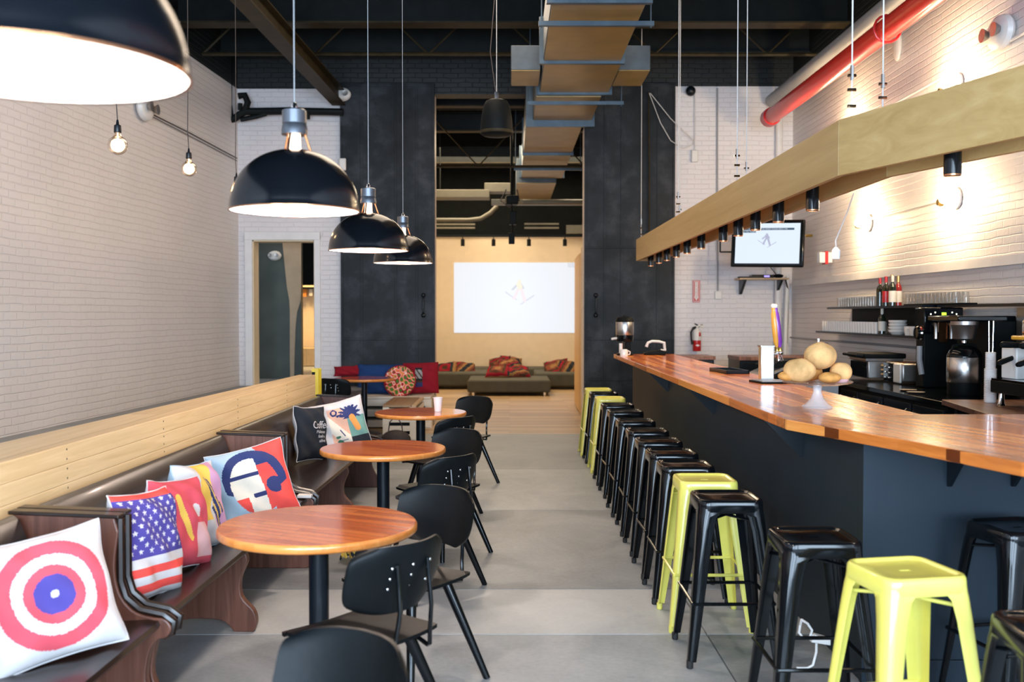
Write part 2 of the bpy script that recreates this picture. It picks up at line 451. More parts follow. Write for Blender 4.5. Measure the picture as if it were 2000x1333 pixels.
# steel cladding of the sliding doors
def cladding():
    m, nt, b = nodes('door_steel')
    b.inputs['Metallic'].default_value = .0; b.inputs['Roughness'].default_value = .5; b.inputs['Specular IOR Level'].default_value = .2
    v = coords(nt)
    n = N(nt, 'ShaderNodeTexNoise', Scale=1.6, Detail=8, Roughness=.65); nt.links.new(v, n.inputs['Vector'])
    nt.links.new(ramp(nt, n.outputs['Fac'], [(.32, (.004, .005, .006)), (.50, (.013, .016, .020)), (.70, (.050, .058, .070))]), b.inputs['Base Color'])
    bump(nt, b, n.outputs['Fac'], .3, .01)
cladding()

# ================================================================ THE SETTING
YB = 15.0            # face of the back brick wall
# floor of the bar room, with the paler and darker pours and their joints
b = MB()
xs = [-5.2, -2.4, 1.0, 4.3]
ys = [-3.2, 3.6, 4.2, 5.0, 5.83, 8.2, 10.4, 13.5]
pat = {(1, 3): 2, (2, 3): 2, (0, 3): 2, (1, 2): 0, (2, 2): 1, (1, 4): 1, (2, 4): 0, (0, 4): 1, (1, 1): 0, (2, 1): 2, (1, 0): 2, (2, 0): 0, (1, 5): 0, (2, 5): 1, (1, 6): 1, (2, 6): 1}
g = .004
for i in range(3):
    for j in range(7):
        b.bb(xs[i] + g, xs[i + 1] - g, ys[j] + g, ys[j + 1] - g, -.1, 0, pat.get((i, j), 0))
b.bb(-5.2, 4.3, -3.2, 13.5, -.2, -.012, 3)
struct(b.build('floor', ['concrete', 'concrete_dark', 'concrete_pale', 'black_matte'], smooth=False))
b = MB(); b.bb(-6.2, 4.4, 13.502, 24.2, -.1, 0)
struct(b.build('floor_back', 'floor_wood', smooth=False))
# side walls; the left one runs slightly askew
def lx(Y): return -4.88 + .054 * Y
b = MB(); b.prism([(lx(-3), -3), (lx(15), 15), (lx(15) - .3, 15), (lx(-3) - .3, -3)], -.1, 5.0)
struct(b.build('wall_left', 'brick_side', smooth=False))
b = MB(); b.prism([(lx(-3), -3), (lx(15), 15), (lx(15) - .3, 15), (lx(-3) - .3, -3)], 5.0, 6.1)
struct(b.build('wall_left_upper', 'brick_black', smooth=False))
b = MB(); b.bb(4.25, 4.5, -3, 15, -.1, 5.04)
struct(b.build('wall_right', 'brick_side', smooth=False))
b = MB(); b.bb(4.25, 4.5, -3, 15, 5.04, 6.1)
struct(b.build('wall_right_upper', 'brick_black', smooth=False))
# back wall: brick left of the doors (with the doorway cut out), brick right, black above
b = MB()
dx0, dx1, dz = -3.86, -2.93, 2.74
b.bb(lx(15) - .3, dx0, YB, YB + .3, -.1, 5.0); b.bb(dx1, -1.12, YB, YB + .3, -.1, 5.0); b.bb(dx0, dx1, YB, YB + .3, dz, 5.0)
b.bb(dx0, dx1, YB, YB + .3, -.1, .55)
struct(b.build('wall_back_left', 'brick_back', smooth=False))
b = MB(); b.bb(1.12, 4.5, YB, YB + .3, -.1, 5.04)
struct(b.build('wall_back_right', 'brick_back', smooth=False))
b = MB(); b.bb(-5.2, -1.12, YB, YB + .3, 5.0, 6.1); b.bb(1.12, 4.5, YB, YB + .3, 5.04, 6.1); b.bb(-1.12, 1.12, YB, YB + .3, 4.92, 6.1)
struct(b.build('wall_back_upper', 'brick_black', smooth=False))
# front wall with its three street windows
b = MB()
b.bb(-5.4, -4.0, -3.2, -3, -.1, 6.1); b.bb(4.0, 4.5, -3.2, -3, -.1, 6.1)
b.bb(-4.0, 4.0, -3.2, -3, -.1, .45); b.bb(-4.0, 4.0, -3.2, -3, 3.5, 6.1)
for x in (-1.375, 1.375): b.bb(x - .13, x + .13, -3.2, -3, .45, 3.5)
struct(b.build('wall_front', 'brick_black', smooth=False))
for k, (x0, x1) in enumerate(((-4.0, -1.505), (-1.245, 1.245), (1.505, 4.0))):
    w = thing('window_%d' % (k + 1), None, None, ((x0 + x1) / 2, -3.1, .45)); struct(w)
    h = (x1 - x0) / 2
    f = MB(); f.bb(-h, -h + .06, -.04, .04, 0, 3.05); f.bb(h - .06, h, -.04, .04, 0, 3.05); f.bb(-h, h, -.04, .04, 0, .06); f.bb(-h, h, -.04, .04, 2.99, 3.05); f.bb(-h, h, -.03, .03, 2.2, 2.25)
    f.build('window_frame', 'black_matte', w, smooth=False)
    f = MB(); f.bb(-h, h, -.004, .004, .03, 3.02); f.build('pane', 'window_glass', w, smooth=False)
# black deck ceiling with joists
b = MB(); b.bb(-6.2, 4.6, -3.2, 24.3, 6.0, 6.15)
for k in range(20): b.bb(-6, 4.5, -2.6 + k * 1.4, -2.5 + k * 1.4, 5.85, 6.0)
struct(b.build('ceiling', 'ceiling_black', smooth=False))
# projection room
b = MB(); b.bb(-6.2, 4.4, 24.0, 24.2, -.1, 3.52)
struct(b.build('wall_far', 'cream_paint', smooth=False))
b = MB(); b.bb(-6.2, 4.4, 23.9, 24.2, 3.52, 6.1)
struct(b.build('wall_far_upper', 'ceiling_black', smooth=False))
b = MB(); b.bb(4.2, 4.4, 15.3, 24.0, -.1, 6.1)
struct(b.build('wall_far_right', 'cream_paint', smooth=False))
b = MB(); b.bb(-2.6, -2.45, 15.3, 24.0, -.1, 6.1)
struct(b.build('wall_far_left', 'cream_paint', smooth=False))
# hallway seen through the left doorway: dark painted wall with a curved tan stripe, lit wall beyond
b = MB(); b.bb(-5.6, -3.47, 16.6, 16.75, -.1, 4.6)
struct(b.build('wall_hallway', 'door_green', smooth=False))
px = lambda x, y, Y=16.58: (at(x, y, Y).x, at(x, y, Y).z)
stripe = [px(549, 440), px(553, 480), px(556, 520), px(560, 560), px(566, 590), px(566, 640), px(566, 700), px(568, 760), px(574, 760), px(575, 700), px(577, 640), px(581, 590), px(588, 630), px(588, 440)]
b = MB()
for i in range(6):
    a0, a1 = stripe[i], stripe[i + 1]
rows = [(440, 549, 588), (480, 552, 588), (520, 556, 588), (560, 560, 588), (588, 565, 587), (610, 566, 580), (640, 566, 577), (700, 566, 575), (760, 567, 574)]
for (y0, l0, r0), (y1, l1, r1) in zip(rows[:-1], rows[1:]):
    b.prism([px(l0, y0), px(r0, y0), px(r1, y1), px(l1, y1)], 16.585, 16.602, 'y')
struct(b.build('trim_1', 'tan_paint', smooth=False))
b = MB(); b.bb(-6.2, -2.6, 21.0, 21.2, -.1, 6.0)
struct(b.build('wall_hallway_far', 'cream_paint', smooth=False))
b = MB(); b.bb(-5.4, -2.62, 19.6, 19.7, 2.2, 6.0)
struct(b.build('wall_hallway_upper', 'ceiling_black', smooth=False))
# raised landing behind the plank half wall, reached through the left doorway
b = MB(); b.prism([(lx(2), 2), (-2.35, 2), (-2.1, 9.6), (-2.1, 14.98), (lx(15), 14.98)], 0, .55)
struct(b.build('floor_landing', 'concrete_dark', smooth=False))
b = MB(); b.bb(-6.2, -2.62, 15.32, 20.98, .4, .55)
struct(b.build('floor_hallway', 'concrete_dark', smooth=False))
# doorway casing
d = thing('door_1', None, None, ((dx0 + dx1) / 2, YB, .55)); struct(d)
b = MB(); hw = (dx1 - dx0) / 2; hh = dz - .55
b.bb(-hw - .11, -hw, -.04, .0, 0, hh + .1); b.bb(hw, hw + .09, -.04, 0, 0, hh + .1); b.bb(-hw - .11, hw + .09, -.05, 0, hh, hh + .12)
b.build('door_frame', 'white_paint', d, smooth=False, bevel=.006)
b = MB(); b.bb(-hw, -hw + .015, 0, .3, 0, hh); b.bb(hw - .012, hw, 0, .3, 0, hh); b.bb(-hw, hw, 0, .3, hh - .02, hh)
b.build('door_jamb', 'cream_paint', d, smooth=False)
# the two steel-clad sliding doors either side of the opening
def steel_door(n, x0, x1, label, hs):
    t = thing('sliding_steel_door', label, 'sliding door', ((x0 + x1) / 2, 14.93, .01))
    w = (x1 - x0) / 2
    b = MB(); b.bb(-w, w, -.035, .035, 0, 5.05); b.build('panel', 'door_steel', t, smooth=False)
    s = MB()
    for x in (-w + .02, -w * .55, 0 + hs * .12, w * .62, w - .02): s.bb(x - .016, x + .016, -.045, -.034, 0, 5.05)
    for z in (.62, 1.23, 2.6, 5.0): s.bb(-w, w, -.048, -.034, z, z + .03)
    s.build('seam_strip', 'door_steel', t, smooth=False, bevel=.003)
    hx = hs * (w - .17)
    h = MB(); h.tube([(hx, -.035, 1.62), (hx, -.10, 1.65), (hx, -.11, 1.75), (hx, -.10, 1.85), (hx, -.035, 1.88)], .014)
    h.ball((hx, -.05, 1.60), .035, 12, 8); h.ball((hx, -.05, 1.90), .035, 12, 8)
    h.build('pull_handle', 'black_steel', t)
    return t
steel_door(1, -2.52, -1.115, 'dark steel-clad sliding door left of the opening, behind the red and blue cushions', 1)
steel_door(2, 1.12, 2.47, 'dark steel-clad sliding door right of the opening, behind the coffee urn', -1)

# ---- steel and services under the ceiling
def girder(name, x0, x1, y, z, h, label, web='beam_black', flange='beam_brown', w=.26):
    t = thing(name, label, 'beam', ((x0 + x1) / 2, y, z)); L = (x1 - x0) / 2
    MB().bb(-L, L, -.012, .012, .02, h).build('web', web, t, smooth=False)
    MB().bb(-L, L, -w / 2, w / 2, 0, .022).build('flange', flange, t, smooth=False)  # brown tint stands for the light caught by the lower flange
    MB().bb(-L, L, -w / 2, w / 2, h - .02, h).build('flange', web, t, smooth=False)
girder('steel_girder', -4.15, 4.24, 12.6, 5.25, .58, 'black steel girder crossing the room above the air duct, nearest of the crossing girders')
girder('steel_girder', -4.08, 4.24, 14.2, 5.32, .5, 'black steel girder crossing the room just before the sliding doors', flange='beam_black', w=.16)
for Y, z, lab in ((16.6, 5.06, 'first dark cross beam past the opening, above the duct'), (18.4, 4.98, 'dark cross beam midway over the projection room'), (21.4, 4.85, 'dark cross beam nearest the projected picture')):
    girder('cross_beam', -2.4, 4.15, Y, z, .35, lab, w=.2)
# lattice joists: chords with zigzag bracing, one thing each
def lattice(y, z0, z1, x0, x1, n, label):
    t = thing('lattice_joist', label, 'joist', ((x0 + x1) / 2, y, z0)); L = (x1 - x0) / 2
    MB().tube([(-L, 0, 0), (L, 0, 0)], .025, 6).build('chord', 'beam_brown', t)
    MB().tube([(-L, 0, z1 - z0), (L, 0, z1 - z0)], .025, 6).build('chord', 'beam_black', t)
    pts = [(-L + 2 * L * i / n, 0, (z1 - z0) * (i % 2)) for i in range(n + 1)]
    MB().tube(pts, .018, 6).build('bracing', 'beam_brown', t)
lattice(10.6, 5.05, 5.82, -4.3, 4.2, 9, 'thin zigzag lattice joist nearest the camera, over the third pendant')
lattice(13.4, 5.1, 5.82, -4.1, 4.2, 11, 'thin zigzag lattice joist between the two black girders')
lattice(17.4, 4.2, 5.2, -2.4, 4.1, 7, 'zigzag lattice joist above the projection room opening')
# brown steel beam running lengthwise along the left ceiling down to the door corner
b = MB(); b.box((0, 0, 0), (.04, 7.0, .20)); b.box((0, 0, -.1), (.2, 7.0, .018)); b.box((0, 0, .1), (.2, 7.0, .018))
o = b.build('lengthwise_beam', 'beam_brown', loc=(-2.62, 11.35, 4.83), rot=(0, 0, R(-1.5)), smooth=False)
tag(o, 'brown steel beam running lengthwise above the pendants toward the left steel door', 'beam')
# main duct: sections with undersides tinted for warm lamplight and strap flanges
t = thing('air_duct', 'long rectangular air duct with warm lit underside hung under the ceiling', 'duct', (0, 0, 0))
secs = [(6.0, 9.2, .38, 1.26, 4.5), (9.2, 11.4, .385, 1.27, 4.5), (11.4, 13.0, .39, 1.29, 4.5), (13.0, 14.6, .34, 1.20, 4.45), (14.6, 17.2, .24, 1.08, 4.4), (17.2, 20.0, .24, 1.06, 4.35), (20.0, 22.8, .14, .94, 4.25)]
for y0, y1, x0, x1, z in secs:
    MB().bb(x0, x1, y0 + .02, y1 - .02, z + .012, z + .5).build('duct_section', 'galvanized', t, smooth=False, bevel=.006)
    MB().bb(x0 + .01, x1 - .01, y0 + .02, y1 - .02, z, z + .014).build('duct_underside', 'duct_warm_lit', t, smooth=False)
for y, x0, x1 in ((9.2, .34, 1.31), (11.4, .34, 1.31), (13.0, .36, 1.33), (14.6, .24, 1.24), (17.2, .22, 1.10), (20.0, .2, 1.1)):
    MB().bb(x0, x1, y - .03, y + .03, 4.36 if y > 14 else 4.47, 5.0).build('duct_flange', 'duct_strap', t, smooth=False)
def trapeze(y, x0, x1, z, label):
    t = thing('duct_hanger', label, 'hanger', (0, y, z))
    MB().bb(x0, x1, -.025, .025, -.045, 0).build('strut_bar', 'duct_strap', t, smooth=False)
    for x in (x0 + .03, x1 - .03):
        MB().tube([(x, 0, -.06), (x, 0, 6 - z)], .007, 6).build('hanger_rod', 'duct_strap', t)
trapeze(9.65, .28, 1.39, 4.44, 'metal strut hanger under the duct, nearest of the three')
trapeze(13.15, .24, 1.5, 4.42, 'metal strut hanger under the duct just behind its side boxes')
trapeze(17.9, .08, 1.3, 4.25, 'metal strut hanger under the duct inside the projection room')
for x0, x1, lab in ((.02, .37, 'square branch duct box on the left flank of the long air duct'), (1.30, 1.68, 'square branch duct box on the right flank of the long air duct')):
    t = thing('branch_duct', lab, 'duct', ((x0 + x1) / 2, 12.35, 4.53), group='branch ducts'); w = (x1 - x0) / 2
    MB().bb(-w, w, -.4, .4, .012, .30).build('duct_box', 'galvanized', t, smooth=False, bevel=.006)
    MB().bb(-w + .005, w - .005, -.39, .39, 0, .014).build('duct_underside', 'duct_warm_lit', t, smooth=False)
# pale ducts and pipes over the projection room
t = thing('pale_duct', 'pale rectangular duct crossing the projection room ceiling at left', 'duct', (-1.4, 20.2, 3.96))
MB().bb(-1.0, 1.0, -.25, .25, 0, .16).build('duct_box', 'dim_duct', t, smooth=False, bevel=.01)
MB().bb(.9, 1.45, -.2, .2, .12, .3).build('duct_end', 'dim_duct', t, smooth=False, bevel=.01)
MB().tube([(0, 0, .1), (0, 0, 2.04)], .01, 6).build('hanger_rod', 'beam_black', t)
o = MB().bb(-1.3, .95, -.12, .12, 0, .1).tube([(.8, 0, .05), (.8, 0, 2.25)], .01, 6).build('pale_duct', 'dim_duct', loc=(.95, 19.4, 3.75), smooth=False, bevel=.01)
tag(o, 'pale narrow duct crossing right of centre over the projection room', 'duct')
o = MB().tube([(-1.3, 0, 0), (.1, 0, 0), (.35, 0, .03), (.55, 0, .15), (.7, 0, .3)], .045).tube([(-1, 0, 0), (-1, 0, 2.4)], .01, 6).build('pale_pipe', 'dim_duct', loc=(-.95, 20.9, 3.60))
tag(o, 'pale pipe with upturned end above the left half of the projected picture', 'pipe')
o = MB().tube([(0, 0, 0), (1.9, 0, 0)], .05).tube([(1.5, 0, 0), (1.5, 0, 2.28)], .01, 6).build('pale_pipe', 'dim_duct', loc=(.25, 18.6, 3.72))
tag(o, 'pale straight pipe above the right half of the projected picture', 'pipe')
for k, z in enumerate((3.62, 3.70, 3.79)):
    o = MB().bb(-1.2, 0.1, -.06, .06, 0, .035).build('roof_slat', 'dim_duct', loc=(-.9, 23.2, z), smooth=False)
    tag(o, 'grey metal slats stacked above the left half of the projected picture', 'slat', 'slats at left above the projection')
for k, z in enumerate((3.62, 3.71)):
    o = MB().bb(0, .8, -.06, .06, 0, .035).build('roof_slat', 'dim_duct', loc=(.35, 23.2, z), smooth=False)
    tag(o, 'grey metal slats stacked above the right half of the projected picture', 'slat', 'slats at right above the projection')
o = MB().bb(0, .9, -.1, .1, 0, .2).build('bulkhead_box', 'dim_duct', loc=(1.35, 23.8, 3.55), smooth=False)
tag(o, 'tan box section beside the slats above the right edge of the projection', 'box')
o = MB().bb(-2.45, 4.2, -.02, .02, 0, .05).build('track_rail', 'black_matte', loc=(0, 22.6, 3.38), smooth=False)
tag(o, 'thin black track rail across the top of the cream wall', 'track')
for px_, lab in ((904, 'leftmost black track light on the rail over the projection'), (964, 'black track light second from left on the rail'), (1033, 'black track light just right of the projector mount'), (1103, 'rightmost black track light on the rail over the projection')):
    X = (px_ - 995) * 22.6 / 1944
    t = thing('track_light', lab, 'track light', (X, 22.6, 3.375), group='track lights')
    MB().tube([(0, 0, 0), (0, 0, -.06)], .012, 8).build('stem', 'black_matte', t)
    MB().lathe([(.045, -.2), (.045, -.05), (.02, -.04)], 16).build('lamp_head', 'black_matte', t)
t = thing('projector', 'black projector gear hanging from a pole before the projected picture', 'projector', (.04, 18.2, 6.0))
MB().tube([(0, 0, 0), (0, 0, -2.25)], .025, 8).build('pole', 'black_matte', t)
MB().box((0, 0, -2.3), (.22, .3, .16), (0, 0, .1)).build('body', 'black_matte', t, bevel=.02)
MB().box((.02, 0, -2.62), (.13, .2, .24)).build('bracket', 'black_matte', t, bevel=.01)
MB().box((.0, 0, -2.99), (.11, .14, .20)).build('lower_box', 'black_matte', t, bevel=.01)
MB().tube([(0, 0, -2.4), (.02, 0, -3.0)], .015, 8).build('drop_rod', 'black_matte', t)
MB().tube([(-.1, 0, -2.1), (-.2, 0, -2.3), (-.05, 0, -2.42), (.14, 0, -2.3), (.1, 0, -2.1)], .012, 8).build('cable_loop', 'cord_dark', t)

# hanging loudspeaker
sp = at(970, 268, 9.4)
t = thing('hanging_speaker', 'black bell shaped loudspeaker hanging by a cable before the opening', 'speaker', (sp.x, 9.4, sp.z))
MB().lathe([(.0, .0), (.12, .01), (.15, .03), (.155, .06), (.145, .18), (.125, .29), (.10, .335), (.06, .35), (0, .352)], 28).build('cabinet', 'black_matte', t)
MB().lathe([(.152, .028), (.157, .035), (.157, .055), (.152, .06)], 28, cap=False).build('rim_band', 'beam_brown', t)
MB().tube([(0, 0, .35), (0, 0, .42)], .02, 8).build('hanging_ring', 'chrome', t)
MB().tube([(0, 0, .4), (0, 0, 6 - sp.z)], .003, 6).build('hanging_cable', 'cord_white', t)
MB().tube([(.0, .02, .36), (-.06, .02, .8), (-.02, .02, 1.3), (0, .02, 2.0), (0, .02, 6 - sp.z)], .004, 6).build('speaker_wire', 'cord_dark', t)

# sprinkler pipework in the left corner
t = thing('sprinkler_pipe', 'black sprinkler pipes turning along the wall above the left doorway', 'pipe', (0, 14.75, 0))
def P3(x, y, Y=14.75): p = at(x, y, Y); return (p.x, 0, p.z)
MB().tube([P3(434, -30), P3(434, 210), P3(438, 226), P3(449, 235), P3(458, 232), P3(468, 224), P3(480, 218), P3(560, 217), P3(670, 219)], .055).build('main_pipe', 'beam_black', t)
MB().tube([P3(449, 60), P3(449, 205), P3(452, 228)], .035).build('riser_pipe', 'beam_black', t)
MB().tube([P3(470, 234), P3(500, 228), P3(520, 222)], .035).build('branch_pipe', 'beam_black', t)
MB().tube([P3(478, 218), P3(484, 200), P3(478, 186), P3(466, 188)], .05).build('valve_elbow', 'beam_black', t)
MB().tube([P3(601, 217), P3(601, 233)], .035).build('sprinkler_stub', 'beam_black', t)
MB().tube([P3(469, 215), P3(469, 202)], .035).build('sprinkler_stub', 'beam_black', t)
# big red pipe along the right wall
t = thing('red_pipe', 'thick red sprinkler main running along the top of the right wall', 'pipe', (0, 0, 0))
e0 = at(1497, 238, 13.6); 
X0 = 3.62; Z0 = 1.62 + (615 - 232) * 13.9 / 1944
MB().tube([(X0, 13.9, Z0), (X0, 13.7, Z0), (X0, 2.0, Z0)], .105, 20).build('pipe_run', 'red_pipe', t)
MB().tube([(X0, 13.95, Z0), (X0, 13.78, Z0)], .125, 20).build('end_collar', 'red_gloss', t)
for y in (9.6, 6.2): MB().tube([(X0 + .13 * math.cos(R(a_)), y, Z0 + .13 * math.sin(R(a_))) for a_ in range(0, 361, 24)], .012, 8).build('pipe_clamp', 'red_gloss', t)
MB().tube([(X0 + .25, 14.8, Z0 + .42), (X0 + .25, 2.0, Z0 + .42)], .09, 14).build('grey_pipe', 'grey_plastic', t, label='grey pipe alongside the red one')

# conduits on walls
def run(name, pts, r, mat, label, cat='conduit', group=None):
    p0 = Vector(pts[0]); o = MB().tube([Vector(p) - p0 for p in pts], r, 8).build(name, mat, loc=p0)
    return tag(o, label, cat, group)
wl = lambda Y, z: (lx(Y) + .02, Y, z)
run('wall_wire', [wl(11.8, 3.99), wl(13.0, 3.985), wl(14.9, 3.95)], .007, 'cord_dark', 'dark cable sloping along the left brick wall to the corner', 'cable')
run('wall_wire', [wl(11.8, 3.96), wl(13.0, 3.945), wl(14.9, 3.91)], .005, 'cord_dark', 'thin second cable just below the dark one on left wall', 'cable')
o = MB().bb(-.04, .0, -6.2, 5.5, -.03, .05).build('wall_ledge_strip', 'white_paint', loc=(4.24, 9.3, 2.07), smooth=False)
tag(o, 'painted ledge strip running along the right brick wall', 'ledge')
for (y0, y1, z, lab) in ((12.2, 9.6, 2.74, 'thin conduit between the two lower wall lamps'), (12.0, 6.5, 3.93, 'thin conduit on the right wall above the timber canopy')):
    run('wall_conduit', [(4.22, y0, z), (4.22, y1, z)], .014, 'white_paint', lab)
run('wall_conduit', [(4.21, 14.9, 1.28), (4.21, 7.2, 1.28)], .012, 'grey_plastic', 'thin conduit along the right wall under the shelves')
run('corner_pipe', [(4.02, 14.9, 5.0), (4.02, 14.9, 1.1)], .05, 'white_paint', 'white painted pipe standing in the right back corner', 'pipe')
run('corner_pipe', [(4.15, 14.86, 2.2), (4.13, 14.86, 1.6), (4.12, 14.86, 1.0)], .03, 'white_plastic', 'slim white pipe dropping behind the television', 'pipe')
run('wall_conduit', [at(1401, 172, 14.97), at(1401, 350, 14.97), at(1402, 568, 14.97)], .012, 'grey_plastic', 'thin grey conduit running down the white brick to the switch box')
run('wall_conduit', [at(1357, 180, 14.97), at(1357, 295, 14.97)], .008, 'cord_white', 'short pale wire running down to the small white wall speaker', 'wire')
o = MB().bb(-.05, .05, -.04, 0, -.06, .06).build('switch_box', 'white_plastic', loc=at(1402, 577, 14.99), bevel=.006)
tag(o, 'white switch box on the brick at the end of a conduit', 'switch')
o = MB().bb(-.05, .05, -.06, 0, -.09, .09).build('wall_speaker', 'white_plastic', loc=at(1356, 306, 14.99), bevel=.015)
tag(o, 'small white speaker box high on the white brick right of the steel door', 'speaker')
o = MB().bb(-.05, .05, -.06, 0, -.09, .09).build('wall_speaker', 'white_plastic', loc=at(670, 322, 14.88), bevel=.015)
tag(o, 'small white speaker box on the left brick edge behind the pendants', 'speaker')
run('sagging_wire', [at(1268, 182, 14.8), at(1290, 240, 14.8), at(1310, 275, 14.85), at(1335, 290, 14.88), at(1352, 283, 14.9), at(1356, 270, 14.93)], .006, 'cord_white', 'pale wire sagging from the steel door to the white speaker box', 'wire')
run('sagging_wire', [at(1270, 182, 14.8), at(1310, 232, 14.85), at(1356, 276, 14.93)], .006, 'cord_white', 'straighter pale wire above the sagging one by right steel door', 'wire')
run('wall_conduit', [at(1267, 180, 14.85), at(1268, 330, 14.85), at(1268, 505, 14.85)], .012, 'beam_brown', 'thin brown conduit down the right steel door')
t = thing('dome_camera', 'dark round dome at the top left of the white brick wall', 'camera', at(1349, 178, 14.9))
MB().ball((0, 0, 0), .075, 16, 10).build('dome', 'black_steel', t); MB().bb(-.03, .03, 0, .1, -.03, .03).build('bracket', 'black_matte', t)

# emergency light packs
def emergency(loc, rot, label, s=1):
    t = thing('emergency_light', label, 'emergency light', loc, rot, 'emergency light packs')
    MB().lathe([(0, 0), (.13 * s, .01), (.15 * s, .04), (.14 * s, .08), (.10 * s, .11), (0, .12)], 24, sx=1.35).build('housing', 'white_plastic', t)
    for x in (-.1, .1):
        MB().lathe([(.02 * s, 0), (.055 * s, .06), (.06 * s, .075), (0, .07)], 16, c=(x * s, 0, .09)).build('lamp_head', 'steel_brushed', t)
e = at(278, 211, 11.55)
emergency((lx(11.55) + .01, 11.55, e.z), (R(90), 0, R(90)), 'white twin lamp emergency pack on the left brick wall')
emergency((4.24, 8.55, 1.62 + (615 - 80) * 8.75 / 1944), (R(90), 0, R(-90)), 'white twin lamp emergency pack high on the right brick wall')
emergency(at(668, 186, 14.85), (R(90), 0, 0), 'emergency pack at the top corner of the left steel door', .7)
emergency(at(538, 500, 16.56), (R(90), 0, 0), 'emergency pack on the dark wall inside the left doorway', .55)
o = MB().ball((0, 0, 0), .11, 16, 10, sc=(.35, .8, 1.6)).build('wall_shell', 'white_plastic', loc=(4.22, 10.9, 1.62 + (615 - 87) * 10.8 / 1944))
tag(o, 'smooth white oval fixture on the right wall below the red pipe', 'wall fixture')
t = thing('fire_alarm', 'white fire strobe with a red band on the right wall below the canopy', 'alarm', (4.23, 13.1, 1.62 + (615 - 504) * 13.1 / 1944))
MB().bb(-.17, 0, -.06, .06, -.07, .07).build('housing', 'white_plastic', t, bevel=.01); MB().bb(-.10, -.06, -.068, .068, -.085, .085).build('red_band', 'red_gloss', t)
t = thing('security_camera', 'small white camera on the right wall beside the television', 'camera', (4.2, 14.0, 1.62 + (615 - 461) * 14.0 / 1944))
MB().tube([(.05, 0, 0), (-.05, 0, 0)], .02, 8).build('arm', 'brass', t); MB().ball((-.09, 0, 0), .045, 12, 8).build('camera_head', 'white_plastic', t)

# wall lamps: porcelain lampholders with glowing bulbs on the right wall
def sconce(Y, z, label, on=True):
    t = thing('wall_lamp', label, 'wall lamp', (4.24, Y, z), (0, R(-90), 0), 'wall lamps on the right brick wall')
    MB().lathe([(.0, .0), (.10, .0), (.10, .02), (.06, .035), (.04, .06), (0, .06)], 24).build('lampholder', 'ceramic', t)
    MB().ball((0, 0, .12), .05, 16, 12).build('bulb', 'sconce_glow', t)
    MB().lathe([(.0, .0), (.035, .0), (.03, .05), (0, .05)], 12, c=(.0, .32, 0)).build('brass_socket', 'brass', t)
    lamp('wall_lamp_light', 'POINT', (3.98, Y, z), 42, (1, .74, .42), shadow_soft_size=.05)
sconce(9.45, 2.72, 'brightest wall lamp, on the right brick under the timber canopy')
sconce(11.75, 2.70, 'dimmer farther wall lamp under the canopy on the right brick')
sconce(9.45, 3.80, 'wall lamp glowing above the timber canopy')
sconce(12.3, 3.85, 'farther wall lamp hidden behind the canopy top')

# ================================================================ BAR
bar = thing('bar_counter', 'long wooden topped bar with dark painted front running down the right side', 'bar', (0, 0, 0))
ZT, TH = 1.12, .05
body = MB()
pf = [(1.55, 12.42), (1.55, 4.411), (1.63, 4.411), (1.63, 12.42)]
body.prism(pf, .0, ZT - TH)
body.build('front_panel', 'bar_face', bar, smooth=False)
MB().bb(1.55, 4.2, 4.33, 4.41, 0, ZT - TH).build('return_panel', 'bar_face', bar, smooth=False)
MB().bb(1.545, 1.60, 4.325, 4.36, 0, ZT - TH).build('corner_trim', 'bar_face', bar, smooth=False)
MB().bb(1.6, 4.2, 4.315, 4.345, 0, .105).build('baseboard', 'bar_face', bar, smooth=False, bevel=.004)
MB().bb(1.55, 1.95, 12.42, 12.5, 0, ZT - TH).build('end_panel', 'bar_face', bar, smooth=False)
MB().bb(1.9, 1.95, 5.1, 12.5, 0, .9).build('back_panel', 'black_matte', bar, smooth=False)
J = (1.32, 4.92)
main_top = [(1.32, 12.6), (1.32, 4.92), (1.60, 4.87), (2.067, 4.98), (2.067, 12.6)]
MB().prism(main_top, ZT - TH, ZT).build('countertop', 'bar_wood', bar, smooth=False, bevel=.004)
ret_top = [(1.32, 4.915), (1.32, 4.73), (1.566, 4.0), (1.736, 3.36), (2.05, 2.7), (4.2, 2.7), (4.2, 4.98), (2.07, 4.98), (1.60, 4.865)]
MB().prism(ret_top, ZT - TH, ZT).build('countertop', 'bar_wood_return', bar, smooth=False, bevel=.004)
for (x, y, rz) in ((1.55, 5.25, 180), (1.55, 7.5, 180), (1.55, 9.7, 180), (1.92, 4.33, -90), (2.2, 4.33, -90)):
    MB().prism([(0, 0), (.20, 0), (.20, -.012), (.015, -.2), (0, -.2)], -.008, .008, 'y').build('bracket', 'black_steel', bar, loc=(x, y, ZT - TH), rot=(0, 0, R(rz)), smooth=False)
